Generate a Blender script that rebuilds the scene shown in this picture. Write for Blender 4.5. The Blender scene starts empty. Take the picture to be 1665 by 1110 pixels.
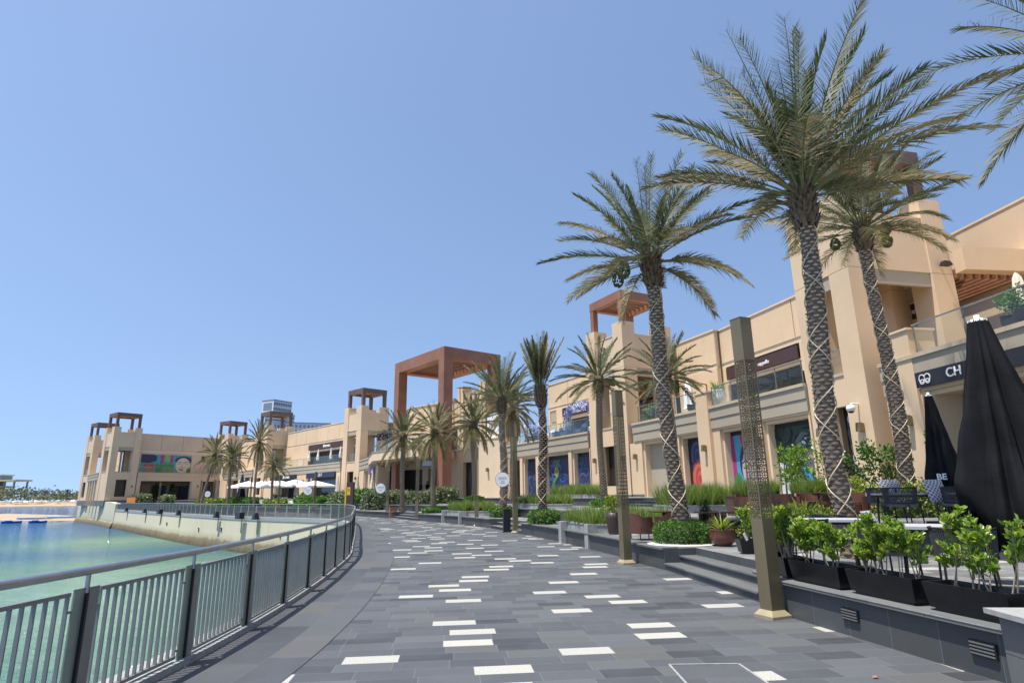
import bpy, math, random
from math import sin, cos, pi, radians, sqrt
from mathutils import Vector, Matrix
import numpy as np

SC = bpy.context.scene
COL = SC.collection
# ------------------------------------------------------------ camera, sky, sun, exposure
PITCH, ROLL = radians(14.2566), radians(0.7734)
cam_d = bpy.data.cameras.new('camera')
cam_d.sensor_width = 36.0
cam_d.lens = 36.0 * 975.0 / 1665.0
cam_d.clip_start, cam_d.clip_end = 0.05, 9000.0
cam = bpy.data.objects.new('camera', cam_d)
COL.objects.link(cam)
_f = Vector((0, cos(PITCH), sin(PITCH)))
_r0 = Vector((1, 0, 0)); _u0 = _r0.cross(_f)
_R = _r0 * cos(ROLL) - _u0 * sin(ROLL)
_U = _r0 * sin(ROLL) + _u0 * cos(ROLL)
cam.matrix_world = Matrix(((_R.x, _U.x, -_f.x, 0), (_R.y, _U.y, -_f.y, 0), (_R.z, _U.z, -_f.z, 1.65), (0, 0, 0, 1)))
SC.camera = cam

SUN_EL = radians(72)
SUN_AZ = math.atan2(-0.86, -0.50)           # clockwise from +Y
to_sun = Vector((sin(SUN_AZ) * cos(SUN_EL), cos(SUN_AZ) * cos(SUN_EL), sin(SUN_EL)))
W = bpy.data.worlds.new('World'); SC.world = W; W.use_nodes = True
wn = W.node_tree
bg = wn.nodes['Background']
sky = wn.nodes.new('ShaderNodeTexSky'); sky.sky_type = 'NISHITA'; sky.sun_disc = False
sky.sun_elevation = SUN_EL; sky.sun_rotation = SUN_AZ
sky.air_density, sky.dust_density, sky.ozone_density, sky.altitude = 1.0, 0.8, 1.0, 0
# a dry, even haze: the sky near the horizon takes the tone found a little higher up
_tc = wn.nodes.new('ShaderNodeTexCoord'); _mp = wn.nodes.new('ShaderNodeMapping'); _mp.inputs['Location'].default_value = (0, 0, .245); _mp.inputs['Scale'].default_value = (1, 1, .85)
wn.links.new(_tc.outputs['Generated'], _mp.inputs[0]); _nm = wn.nodes.new('ShaderNodeVectorMath'); _nm.operation = 'NORMALIZE'
wn.links.new(_mp.outputs[0], _nm.inputs[0]); wn.links.new(_nm.outputs[0], sky.inputs[0])
wn.links.new(sky.outputs[0], bg.inputs[0]); bg.inputs[1].default_value = 0.113
sd = bpy.data.lights.new('sun', 'SUN'); sd.energy = 3.6; sd.angle = radians(0.53); sd.color = (1.0, 0.955, 0.88)
so = bpy.data.objects.new('sun', sd); COL.objects.link(so)
so.rotation_euler = to_sun.to_track_quat('Z', 'Y').to_euler(); so.location = (-20, -10, 60)
SC.view_settings.view_transform = 'Standard'; SC.view_settings.look = 'None'
SC.view_settings.exposure = 0.93; SC.view_settings.gamma = 1.0
SC.render.engine = 'CYCLES'
SC.cycles.max_bounces = 7; SC.cycles.transparent_max_bounces = 16

# ------------------------------------------------------------ material helpers
class NT:
    def __init__(s, name):
        s.m = bpy.data.materials.new(name); s.m.use_nodes = True
        s.t = s.m.node_tree; s.b = s.t.nodes['Principled BSDF']; s.out = s.t.nodes['Material Output']
    def node(s, typ, **kw):
        n = s.t.nodes.new(typ)
        for k, v in kw.items(): setattr(n, k, v)
        return n
    def put(s, sock, v):
        if isinstance(v, bpy.types.NodeSocket): s.t.links.new(v, sock)
        elif v is not None: sock.default_value = v
    def math(s, op, a, b=None, c=None):
        n = s.node('ShaderNodeMath', operation=op)
        for i, v in enumerate((a, b, c)):
            if v is not None: s.put(n.inputs[i], v)
        return n.outputs[0]
    def mix(s, f, a, b, blend='MIX'):
        n = s.node('ShaderNodeMix', data_type='RGBA', blend_type=blend)
        s.put(n.inputs[0], f); s.put(n.inputs[6], a); s.put(n.inputs[7], b)
        return n.outputs[2]
    def noise(s, scale, detail=4, rough=.55, vec=None, col=False):
        n = s.node('ShaderNodeTexNoise'); n.inputs['Scale'].default_value = scale
        n.inputs['Detail'].default_value = detail; n.inputs['Roughness'].default_value = rough
        if vec is None: vec = s.pos()
        s.t.links.new(vec, n.inputs['Vector'])
        return n.outputs['Color' if col else 'Fac']
    def white(s, vec):
        n = s.node('ShaderNodeTexWhiteNoise', noise_dimensions='3D'); s.t.links.new(vec, n.inputs['Vector'])
        return n
    def pos(s):
        if not hasattr(s, '_p'): s._p = s.node('ShaderNodeNewGeometry').outputs['Position']
        return s._p
    def obj(s): return s.node('ShaderNodeTexCoord').outputs['Object']
    def uv(s): return s.node('ShaderNodeTexCoord').outputs['UV']
    def sep(s, v):
        n = s.node('ShaderNodeSeparateXYZ'); s.t.links.new(v, n.inputs[0]); return n.outputs
    def comb(s, x, y, z=0.0):
        n = s.node('ShaderNodeCombineXYZ')
        s.put(n.inputs[0], x); s.put(n.inputs[1], y); s.put(n.inputs[2], z); return n.outputs[0]
    def ramp(s, f, stops, interp='LINEAR'):
        n = s.node('ShaderNodeValToRGB'); e = n.color_ramp.elements; n.color_ramp.interpolation = interp
        while len(e) < len(stops): e.new(0.5)
        for i, (p, c) in enumerate(stops): e[i].position = p; e[i].color = (*c, 1)
        s.t.links.new(f, n.inputs[0]); return n.outputs[0]
    def mapr(s, v, a, b, c=0., d=1.):
        n = s.node('ShaderNodeMapRange'); s.put(n.inputs[0], v)
        for i, q in enumerate((a, b, c, d)): n.inputs[i + 1].default_value = q
        return n.outputs[0]
    def bump(s, h, strength=.3, dist=.02):
        n = s.node('ShaderNodeBump'); n.inputs['Strength'].default_value = strength; n.inputs['Distance'].default_value = dist
        s.t.links.new(h, n.inputs['Height']); s.t.links.new(n.outputs[0], s.b.inputs['Normal'])
    def set(s, color=None, rough=.6, metal=0., spec=.5):
        if color is not None: s.put(s.b.inputs['Base Color'], color if isinstance(color, bpy.types.NodeSocket) else (*color, 1))
        s.put(s.b.inputs['Roughness'], rough); s.put(s.b.inputs['Metallic'], metal)
        s.put(s.b.inputs['Specular IOR Level'], spec)
        return s.m

def c4(c): return (c[0], c[1], c[2], 1)
def plain(name, c, rough=.6, metal=0., var=.12, scale=3., bump=0., spec=.5, bscale=60.):
    n = NT(name)
    f = n.noise(scale, 5)
    col = n.mix(n.mapr(f, .3, .7), c4([x * (1 - var) for x in c]), c4([min(1, x * (1 + var)) for x in c]))
    if bump: n.bump(n.noise(bscale, 3), bump, .01)
    return n.set(col, rough, metal, spec)

def stucco(name, c, var=.07):
    n = NT(name)
    p = n.pos()
    big = n.noise(.35, 4); fine = n.noise(5., 6)
    stv = n.node('ShaderNodeMapping'); n.t.links.new(p, stv.inputs[0]); stv.inputs['Scale'].default_value = (1.6, 1.6, .12)
    streak = n.noise(1.3, 5, vec=stv.outputs[0])
    col = n.mix(n.mapr(big, .3, .7), c4([x * (1 - var) for x in c]), c4([x * (1 + var) for x in c]))
    col = n.mix(n.mapr(fine, .35, .75, 0, .22), col, c4([x * .88 for x in c]))
    col = n.mix(n.mapr(streak, .56, .8, 0, .2), col, c4([c[0] * .72, c[1] * .70, c[2] * .66]))
    n.bump(n.noise(45., 4), .12, .01)
    return n.set(col, .85, 0, .25)

def paving(name, tw, th, ang, grey, white_p, light=(.46, .45, .40), joint=(.05, .05, .05), jw=.006, rough=.62, var=.45):
    """random-bond stone pavers laid from UV metres"""
    n = NT(name)
    u = n.sep(n.uv())
    ca, sa = cos(ang), sin(ang)
    x = n.math('ADD', n.math('MULTIPLY', u[0], ca), n.math('MULTIPLY', u[1], sa))
    y = n.math('SUBTRACT', n.math('MULTIPLY', u[1], ca), n.math('MULTIPLY', u[0], sa))
    yy = n.math('DIVIDE', y, th); row = n.math('FLOOR', yy)
    r1 = n.white(n.comb(row, 7.3, 1.1)).outputs['Value']
    xx = n.math('ADD', n.math('DIVIDE', x, tw), n.math('MULTIPLY', r1, 5.0)); colm = n.math('FLOOR', xx)
    wn_ = n.white(n.comb(colm, row, 3.7)); wn2 = n.white(n.comb(colm, row, 9.1))
    fx = n.math('FRACT', xx); fy = n.math('FRACT', yy)
    ex = n.math('MINIMUM', fx, n.math('SUBTRACT', 1.0, fx)); ey = n.math('MINIMUM', fy, n.math('SUBTRACT', 1.0, fy))
    d = n.math('MINIMUM', n.math('MULTIPLY', ex, tw), n.math('MULTIPLY', ey, th))
    jm = n.math('LESS_THAN', d, jw * .5)
    g = grey
    lo = [c * (1 - var) for c in g]; hi = [c * (1 + var * 1.1) for c in g]; warm = [g[0] * 1.25, g[1] * 1.2, g[2] * 1.02]
    base = n.ramp(wn_.outputs['Value'], [(0., lo), (.25, g), (.6, [c * 1.12 for c in g]), (.85, hi), (1., warm)])
    stain = n.noise(1.1, 6, .65); fine = n.noise(55., 3)
    base = n.mix(n.mapr(stain, .42, .75, 0, .5), base, c4([c * 1.5 for c in g]))
    base = n.mix(n.mapr(fine, .3, .8, 0, .35), base, c4([c * .62 for c in g]))
    if white_p > 0:
        pick = n.math('FLOOR', n.math('MULTIPLY', n.white(n.comb(row, 4.4, 8.3)).outputs['Value'], 4.0))
        ph = n.math('FRACT', n.math('DIVIDE', n.math('ADD', colm, pick), 4.0))
        ph = n.math('LESS_THAN', n.math('ABSOLUTE', n.math('SUBTRACT', ph, .25)), .05)
        par = n.math('LESS_THAN', n.math('FRACT', n.math('MULTIPLY', row, .5)), .25)
        wh = n.math('MULTIPLY', n.math('MULTIPLY', n.math('LESS_THAN', wn2.outputs['Value'], white_p * 8), ph), par)
        wcol = n.mix(n.mapr(fine, .35, .7), c4([c * .72 for c in light]), c4(light))
        wcol = n.mix(n.mapr(stain, .5, .8, 0, .4), wcol, c4([c * .7 for c in light]))
        base = n.mix(wh, base, wcol)
    base = n.mix(n.math('MULTIPLY', jm, .75), base, c4(joint))
    n.bump(n.math('ADD', n.math('SUBTRACT', 1.0, n.math('MULTIPLY', jm, .8)), n.math('MULTIPLY', fine, .25)), .25, .006)
    rg = n.mapr(wn_.outputs['Value'], 0, 1, rough - .1, rough + .12)
    return n.set(base, rg, 0, .4)

def leafmat(name, c1, c2, c3, rough=.5, trans=.3, spec=.4):
    """foliage: colour varies leaf by leaf through the 'tint' attribute"""
    n = NT(name)
    a = n.node('ShaderNodeAttribute', attribute_name='tint')
    col = n.ramp(a.outputs['Fac'], [(0., c1), (.5, c2), (.86, c3), (1., c3)])
    fv = n.noise(9., 3)
    col = n.mix(n.mapr(fv, .3, .7, 0, .35), col, n.mix(1.0, col, (.55, .55, .5, 1), 'MULTIPLY'))
    n.set(col, rough, 0, spec)
    tr = n.node('ShaderNodeBsdfTranslucent'); n.t.links.new(n.mix(1.0, col, (1.0, 1.15, .55, 1), 'MULTIPLY'), tr.inputs[0])
    mx = n.node('ShaderNodeMixShader'); mx.inputs[0].default_value = trans
    n.t.links.new(n.b.outputs[0], mx.inputs[1]); n.t.links.new(tr.outputs[0], mx.inputs[2])
    n.t.links.new(mx.outputs[0], n.out.inputs[0])
    return n.m

def glassmat(name, tint, alpha, rough=.03):
    """thin pane: tinted see-through with fresnel reflection"""
    n = NT(name)
    tb = n.node('ShaderNodeBsdfTransparent'); tb.inputs[0].default_value = c4(tint)
    gl = n.node('ShaderNodeBsdfGlossy'); gl.inputs['Roughness'].default_value = rough; gl.inputs[0].default_value = (.9, .95, .95, 1)
    df = n.node('ShaderNodeBsdfDiffuse'); df.inputs[0].default_value = (.35, .40, .38, 1)
    fr = n.node('ShaderNodeFresnel'); fr.inputs[0].default_value = 1.5
    m1 = n.node('ShaderNodeMixShader'); m1.inputs[0].default_value = alpha
    n.t.links.new(tb.outputs[0], m1.inputs[1]); n.t.links.new(df.outputs[0], m1.inputs[2])
    m2 = n.node('ShaderNodeMixShader'); n.t.links.new(fr.outputs[0], m2.inputs[0])
    n.t.links.new(m1.outputs[0], m2.inputs[1]); n.t.links.new(gl.outputs[0], m2.inputs[2])
    n.t.links.new(m2.outputs[0], n.out.inputs[0])
    return n.m

M = {}
M['stucco'] = stucco('stucco_beige', (.675, .500, .325))
M['stucco2'] = stucco('stucco_pale', (.72, .56, .385))
M['stucco_far'] = stucco('stucco_rose', (.62, .455, .315))
M['taupe'] = stucco('stucco_taupe', (.40, .345, .265), .05)
M['sill'] = plain('coping_stone', (.50, .41, .29), .7, var=.08)
M['rust'] = plain('rust_brown_steel', (.30, .130, .074), .55, .15, var=.16, scale=.7, bump=.03)
M['brown'] = plain('dark_brown_steel', (.145, .090, .068), .55, .15, var=.12, scale=.8)
M['slat'] = plain('timber_slat', (.27, .125, .068), .6, var=.18, scale=2.)
M['bronze'] = plain('bronze_metal', (.205, .165, .095), .46, .45, var=.10, scale=1.4, bump=.02)
M['gold'] = plain('gold_trim', (.42, .35, .21), .45, .35, var=.1, scale=6.)
M['steel'] = plain('brushed_steel', (.44, .45, .45), .30, .9, var=.08, scale=8.)
M['rail_paint'] = plain('rail_grey_steel', (.235, .245, .23), .40, .45, var=.1, scale=5.)
M['rail_green'] = plain('rail_green_grey', (.27, .32, .27), .42, .4, var=.1, scale=5.)
M['dark'] = plain('dark_metal', (.022, .022, .024), .45, .3, var=.2)
M['black_paint'] = plain('black_planter', (.007, .007, .008), .34, 0, var=.5, scale=5., bump=.06, spec=.35)
M['dark_wall'] = plain('dark_shopfront', (.030, .022, .020), .35, 0, var=.25, scale=1.)
M['sign_brown'] = plain('sign_brown', (.060, .032, .030), .5, 0, var=.06)
M['sign_black'] = plain('sign_black', (.020, .019, .024), .5, 0, var=.06)
M['sign_navy'] = plain('sign_navy', (.018, .022, .060), .5, 0, var=.06)
M['white'] = plain('white_paint', (.80, .80, .78), .5, 0, var=.04)
M['white_cloth'] = plain('white_canvas', (.82, .80, .77), .85, 0, var=.04)
M['cream_cloth'] = plain('cream_canvas', (.62, .55, .44), .85, 0, var=.06)
M['black_cloth'] = plain('black_canvas', (.0105, .0105, .012), .85, 0, var=.4, scale=2.2, bump=.5, bscale=9., spec=.15)
M['navy_cloth'] = plain('navy_canvas', (.018, .020, .045), .85, 0, var=.2)
M['leather'] = plain('brown_leather', (.115, .048, .030), .42, 0, var=.2, scale=4., bump=.08)
M['rattan'] = plain('brown_rattan', (.088, .042, .028), .6, 0, var=.25, scale=12., bump=.3)
M['rope'] = plain('charcoal_rope', (.055, .055, .062), .8, 0, var=.2, scale=20., bump=.4, bscale=200.)
M['table_top'] = plain('grey_table_top', (.42, .43, .44), .45, 0, var=.06)
M['cushion'] = plain('grey_cushion', (.16, .16, .18), .9, 0, var=.1)
M['terracotta'] = plain('terracotta_glaze', (.145, .050, .032), .38, 0, var=.18, scale=6.)
M['pot_brown'] = plain('brown_pot', (.055, .036, .030), .45, 0, var=.15, scale=5.)
M['soil'] = plain('potting_soil', (.085, .040, .022), .95, 0, var=.5, scale=30., bump=.6)
M['yellow'] = plain('yellow_panel', (.62, .40, .03), .5, 0, var=.04)
M['concrete'] = plain('pale_granite', (.30, .30, .285), .7, 0, var=.2, scale=14., bump=.05)
M['pebble'] = plain('white_gravel', (.55, .53, .50), .8, 0, var=.35, scale=60., bump=.9, bscale=45.)
M['bark'] = plain('palm_bark', (.150, .112, .080), .9, 0, var=.35, scale=14., bump=.5, bscale=40.)
M['scar'] = plain('palm_leaf_scar', (.56, .46, .345), .9, 0, var=.25, scale=18., bump=.3, bscale=60.)
M['bark_dark'] = plain('palm_bark_dark', (.075, .042, .028), .9, 0, var=.35, scale=14., bump=.5, bscale=40.)
M['boot'] = plain('palm_boots', (.165, .115, .072), .9, 0, var=.4, scale=9., bump=.4, bscale=30.)
M['petiole'] = plain('palm_petiole', (.20, .21, .085), .6, 0, var=.25, scale=6.)
M['cord'] = plain('rope_light_cord', (.62, .52, .36), .5, 0, var=.08)
M['fruit'] = plain('date_fruit', (.10, .11, .035), .6, 0, var=.4, scale=30.)
M['stem'] = plain('woody_stem', (.30, .25, .175), .85, 0, var=.25, scale=20.)
M['frond'] = leafmat('palm_frond', (.075, .105, .048), (.165, .172, .098), (.42, .33, .19), .6, .26, .25)
M['hedge'] = leafmat('hedge_leaf', (.045, .130, .018), (.095, .215, .030), (.17, .28, .06), .45, .3)
M['hedge_pale'] = leafmat('hedge_silver', (.085, .125, .055), (.20, .24, .13), (.46, .49, .34), .5, .25)
M['yleaf'] = leafmat('croton_leaf', (.080, .165, .020), (.22, .30, .045), (.48, .47, .11), .42, .3)
M['shrub'] = leafmat('glossy_shrub_leaf', (.065, .150, .020), (.185, .310, .036), (.46, .52, .10), .30, .36, .5)
M['grass'] = leafmat('ornamental_grass', (.110, .180, .038), (.205, .295, .070), (.37, .40, .14), .6, .3)
M['tree'] = leafmat('dark_tree_leaf', (.035, .075, .022), (.065, .125, .034), (.12, .18, .06), .5, .25)
M['far_tree'] = leafmat('far_shore_leaf', (.080, .110, .065), (.125, .155, .09), (.18, .19, .13), .7, .1)
M['glass'] = glassmat('balcony_glass', (.86, .93, .90), .05)
M['glass_dark'] = NT('dark_window').set((.012, .014, .017), .06, 0, .6)
M['sand'] = plain('beach_sand', (.37, .285, .185), .95, 0, var=.12, scale=.08, bump=.2, bscale=2.)
M['rock'] = plain('shore_rock', (.40, .36, .30), .95, 0, var=.3, scale=.5, bump=.8, bscale=1.2)
M['flower_blue'] = plain('blue_flowers', (.10, .12, .46), .7, 0, var=.4, scale=30.)
M['flower_pale'] = plain('pale_flowers', (.50, .60, .78), .7, 0, var=.2, scale=30.)
M['flower_dark'] = plain('dark_flowers', (.035, .026, .075), .7, 0, var=.4, scale=12.)
M['chair_blue'] = plain('blue_upholstery', (.055, .12, .24), .8, 0, var=.2)
M['amber'] = plain('amber_board', (.55, .20, .03), .5, 0, var=.3, scale=4.)
M['boat_blue'] = plain('blue_hull', (.02, .10, .42), .4, 0, var=.1)
M['pier_cream'] = plain('far_cream_roof', (.52, .47, .38), .8, 0, var=.06)
M['pier_grey'] = plain('far_grey', (.22, .23, .25), .8, 0, var=.1)
M['hotel'] = plain('far_white_cladding', (.66, .645, .62), .7, 0, var=.04)
M['hotel_glass'] = plain('far_window', (.20, .225, .25), .3, 0, var=.1)
for k, c in dict(m_skin=(.50, .40, .42), m_skin2=(.62, .50, .36), m_red=(.42, .05, .07), m_rose=(.55, .12, .22), m_blue=(.03, .16, .45),
                 m_sky=(.05, .33, .50), m_navy=(.020, .030, .085), m_mid=(.05, .085, .20), m_purple=(.11, .075, .22), m_green=(.05, .21, .06),
                 m_lime=(.30, .36, .06), m_teal=(.04, .30, .30), m_black=(.012, .012, .014), m_grey=(.11, .12, .13), m_white=(.62, .64, .66),
                 m_pink=(.62, .33, .45), m_orange=(.52, .14, .06), m_tan=(.34, .26, .18), m_olive=(.36, .34, .16), m_magenta=(.34, .04, .18), m_dgreen=(.025, .05, .03)).items():
    M[k] = plain('print_' + k[2:], c, .45, 0, var=.10, scale=2.5)
# ------------------------------------------------------------ mesh builder
class MB:
    def __init__(s): s.v = []; s.f = []; s.m = []; s.uv = []; s.t = []; s.sm = []; s.mats = []
    def mi(s, k):
        if k not in s.mats: s.mats.append(k)
        return s.mats.index(k)
    def face(s, pts, mat, uv=None, smooth=False):
        b = len(s.v); s.v.extend([tuple(p) for p in pts]); s.f.append(tuple(range(b, b + len(pts))))
        s.m.append(s.mi(mat)); s.uv.append(uv); s.sm.append(smooth)
    def grid(s, rows, mat, closed=False, smooth=True, uv=None):
        """rows: list of equally long point lists"""
        b = len(s.v); n = len(rows[0]); k = s.mi(mat)
        for r in rows: s.v.extend([tuple(p) for p in r])
        for i in range(len(rows) - 1):
            for j in range(n if closed else n - 1):
                j2 = (j + 1) % n
                s.f.append((b + i * n + j, b + i * n + j2, b + (i + 1) * n + j2, b + (i + 1) * n + j)); s.m.append(k); s.sm.append(smooth)
                s.uv.append(uv(i, j) if uv else None)
    def cap(s, ring, mat, flip=False):
        s.face(ring[::-1] if flip else ring, mat)
    def hexa(s, p, mat):
        """8 points: bottom 4 ccw, top 4 ccw"""
        b = len(s.v); s.v.extend([tuple(q) for q in p]); k = s.mi(mat)
        for f in ((3, 2, 1, 0), (4, 5, 6, 7), (0, 1, 5, 4), (1, 2, 6, 5), (2, 3, 7, 6), (3, 0, 4, 7)):
            s.f.append(tuple(b + i for i in f)); s.m.append(k); s.sm.append(False)
            P = [p[i] for i in f]
            if f == (4, 5, 6, 7): s.uv.append([(q[0], q[1]) for q in P])
            else:
                a = Vector(P[0]); e = Vector(P[1]) - a
                L = Vector((e.x, e.y, 0)).length
                s.uv.append([((Vector((q[0], q[1], 0)) - Vector((a.x, a.y, 0))).length + a.x * .7 + a.y, q[2]) for q in P])
    def box(s, x0, x1, y0, y1, z0, z1, mat):
        s.hexa([(x0, y0, z0), (x1, y0, z0), (x1, y1, z0), (x0, y1, z0), (x0, y0, z1), (x1, y0, z1), (x1, y1, z1), (x0, y1, z1)], mat)
    def rbox(s, c, h, mat, rz=0., top=1., tilt=None):
        """box with centre c, half sizes h, turned by rz; 'top' scales the upper face"""
        m = Matrix.Rotation(rz, 3, 'Z')
        if tilt is not None: m = m @ tilt
        P = []
        for z, k in ((-1, 1.), (1, top)):
            for x, y in ((-1, -1), (1, -1), (1, 1), (-1, 1)):
                P.append(Vector(c) + m @ Vector((x * h[0] * k, y * h[1] * k, z * h[2])))
        s.hexa(P, mat)
    def beam(s, a, b, w, h, mat, up=Vector((0, 0, 1))):
        a = Vector(a); b = Vector(b); d = (b - a).normalized()
        if abs(d.dot(up)) > .98: up = Vector((1, 0, 0))
        x = d.cross(up).normalized(); y = x.cross(d).normalized()
        P = []
        for p in (a, b):
            for i, j in ((-1, -1), (1, -1), (1, 1), (-1, 1)): P.append(p + x * (i * w / 2) + y * (j * h / 2))
        s.hexa(P, mat)
    def tube(s, pts, r, mat, n=8, closed=False, caps=True):
        pts = [Vector(p) for p in pts]; rows = []; N = len(pts)
        rr = r if isinstance(r, (list, tuple)) else [r] * N
        x = None
        for i, p in enumerate(pts):
            if closed: d = pts[(i + 1) % N] - pts[i - 1]
            else: d = pts[min(i + 1, N - 1)] - pts[max(i - 1, 0)]
            d.normalize()
            if x is None:
                x = d.cross(Vector((0, 0, 1)))
                if x.length < .05: x = Vector((1, 0, 0))
            x = (x - d * x.dot(d)).normalized(); y = d.cross(x)
            rows.append([p + x * (cos(2 * pi * k / n) * rr[i]) + y * (sin(2 * pi * k / n) * rr[i]) for k in range(n)])
        if closed: rows.append(rows[0])
        s.grid(rows, mat, closed=True)
        if caps and not closed:
            s.cap(rows[0], mat, True); s.cap(rows[-1], mat)
    def lathe(s, c, prof, mat, n=20, smooth=True, sx=1., sy=1.):
        rows = [[(c[0] + r * sx * cos(2 * pi * k / n), c[1] + r * sy * sin(2 * pi * k / n), c[2] + z) for k in range(n)] for r, z in prof]
        s.grid(rows, mat, closed=True, smooth=smooth)
        if prof[0][0] > .001: s.cap(rows[0], mat, True)
        if prof[-1][0] > .001: s.cap(rows[-1], mat)
    def prism(s, poly, z0, z1, top, side, bottom=False):
        """poly ccw"""
        s.face([(x, y, z1) for x, y in poly], top, [(x, y) for x, y in poly])
        if bottom: s.face([(x, y, z0) for x, y in poly[::-1]], side)
        u = 0.
        for i in range(len(poly)):
            a = poly[i]; b = poly[(i + 1) % len(poly)]
            L = math.hypot(b[0] - a[0], b[1] - a[1])
            s.face([(*a, z0), (*b, z0), (*b, z1), (*a, z1)], side, [(u, z0), (u + L, z0), (u + L, z1), (u, z1)])
            u += L
    def build(s, name, parent=None, loc=None, rz=0., mats=None):
        me = bpy.data.meshes.new(name)
        me.from_pydata(s.v, [], s.f)
        for k in s.mats: me.materials.append(M[k])
        if len(s.mats) > 1: me.polygons.foreach_set('material_index', s.m)
        if any(s.sm): me.polygons.foreach_set('use_smooth', s.sm)
        if any(u is not None for u in s.uv):
            l = me.uv_layers.new(name='UVMap'); a = []
            for f, u in zip(s.f, s.uv):
                for i in range(len(f)): a.extend(u[i] if u else (0., 0.))
            l.data.foreach_set('uv', a)
        if s.t:
            at = me.attributes.new('tint', 'FLOAT', 'POINT')
            at.data.foreach_set('value', (s.t + [0.5] * len(s.v))[:len(s.v)])
        me.update()
        o = bpy.data.objects.new(name, me); COL.objects.link(o)
        if parent is not None: o.parent = parent
        if loc is not None: o.location = loc
        o.rotation_euler = (0, 0, rz)
        return o

def tag(o, label, cat, group=None, kind=None):
    if label: o['label'] = label
    if cat: o['category'] = cat
    if group: o['group'] = group
    if kind: o['kind'] = kind
    return o
def thing(name, label, cat, loc=(0, 0, 0), rz=0., group=None):
    o = bpy.data.objects.new(name, None); COL.objects.link(o); o.empty_display_size = .3
    o.location = loc; o.rotation_euler = (0, 0, rz)
    return tag(o, label, cat, group)
def setting(o): o['kind'] = 'structure'; return o
def dup(root, loc=None, rz=None, label=None, scale=None, group=None):
    """copy a thing with its parts and sub-parts"""
    def rec(o, par):
        c = o.copy(); COL.objects.link(c)
        if par is not None: c.parent = par
        for ch in list(o.children): rec(ch, c)
        return c
    c = rec(root, None)
    if loc is not None: c.location = loc
    if rz is not None: c.rotation_euler = (0, 0, rz)
    if scale is not None: c.scale = (scale, scale, scale) if not isinstance(scale, tuple) else scale
    if label: c['label'] = label
    if group: c['group'] = group
    return c
def text_obj(s, size, mat, name, parent=None, extrude=.008, bold=0.):
    cu = bpy.data.curves.new('lettering', 'FONT'); cu.body = s; cu.size = size; cu.extrude = extrude; cu.align_x = 'CENTER'; cu.align_y = 'CENTER'
    cu.offset = bold
    t = bpy.data.objects.new('lettering', cu); COL.objects.link(t)
    dg = bpy.context.evaluated_depsgraph_get(); dg.update()
    me = bpy.data.meshes.new_from_object(t.evaluated_get(dg))
    bpy.data.objects.remove(t)
    me.materials.clear(); me.materials.append(M[mat])
    o = bpy.data.objects.new(name, me); COL.objects.link(o)
    if parent: o.parent = parent
    return o
def facing(o, pos, d, n):
    """put flat x-right y-up lettering at pos, running along d, facing n"""
    d = Vector((d[0], d[1], 0)).normalized(); n = Vector((n[0], n[1], 0)).normalized()
    m = Matrix(((d.x, 0, n.x, 0), (d.y, 0, n.y, 0), (0, 1, 0, 0), (0, 0, 0, 1)))
    m.translation = Vector(pos); o.matrix_local = m; return o
def smooth_curve(pts, step):
    """Catmull-Rom through pts, resampled at equal arc length"""
    P = [Vector((*p, 0)) if len(p) == 2 else Vector(p) for p in pts]; out = []
    P = [P[0] * 2 - P[1]] + P + [P[-1] * 2 - P[-2]]
    for i in range(1, len(P) - 2):
        for k in range(24):
            t = k / 24; a, b, c, d = P[i - 1], P[i], P[i + 1], P[i + 2]
            out.append(.5 * ((2 * b) + (c - a) * t + (2 * a - 5 * b + 4 * c - d) * t * t + (3 * b - a - 3 * c + d) * t ** 3))
    out.append(P[-2]); res = [out[0]]; acc = 0.
    for a, b in zip(out, out[1:]):
        L = (b - a).length
        while acc + L >= step:
            a = a + (b - a) * ((step - acc) / L); L = (b - a).length; acc = 0.; res.append(a.copy())
        acc += L
    return res
def offset_line(pts, d):
    r = []
    for i, p in enumerate(pts):
        t = (pts[min(i + 1, len(pts) - 1)] - pts[max(i - 1, 0)]).normalized()
        r.append(p + Vector((-t.y, t.x, 0)) * d)
    return r
class Frame:
    """plan frame: u runs from P to Q, v outward (left of travel), z up"""
    def __init__(s, P, Q):
        s.P = Vector((*P, 0)); d = Vector((*Q, 0)) - s.P; s.L = d.length; s.d = d.normalized(); s.n = Vector((-s.d.y, s.d.x, 0))
    def at(s, u, v, z): return s.P + s.d * u + s.n * v + Vector((0, 0, z))
    def box(s, mb, u0, u1, v0, v1, z0, z1, mat):
        A = s.at
        # d x n = +z, so (u,v) is right-handed
        mb.hexa([A(u0, v0, z0), A(u1, v0, z0), A(u1, v1, z0), A(u0, v1, z0), A(u0, v0, z1), A(u1, v0, z1), A(u1, v1, z1), A(u0, v1, z1)], mat)

# leaf shapes ------------------------------------------------
def add_leaf(mb, p, d, up, L, w, mat, tint, fold=.25):
    """pointed oval leaf of six corners with a fold"""
    d = d.normalized(); x = d.cross(up)
    if x.length < .01: x = d.cross(Vector((1, 0, .3)))
    x.normalize(); n = x.cross(d)
    b = len(mb.v)
    q = [p, p + d * (.35 * L) + x * (w * .5) + n * (fold * w * .5), p + d * (.75 * L) + x * (w * .42) + n * (fold * w * .5), p + d * L - n * (.08 * L),
         p + d * (.75 * L) - x * (w * .42) + n * (fold * w * .5), p + d * (.35 * L) - x * (w * .5) + n * (fold * w * .5)]
    mb.v.extend([tuple(a) for a in q]); mb.t.extend([tint] * 6); k = mb.mi(mat)
    for f in ((0, 1, 2, 3), (0, 3, 4, 5)):
        mb.f.append(tuple(b + i for i in f)); mb.m.append(k); mb.sm.append(False); mb.uv.append(None)
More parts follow.
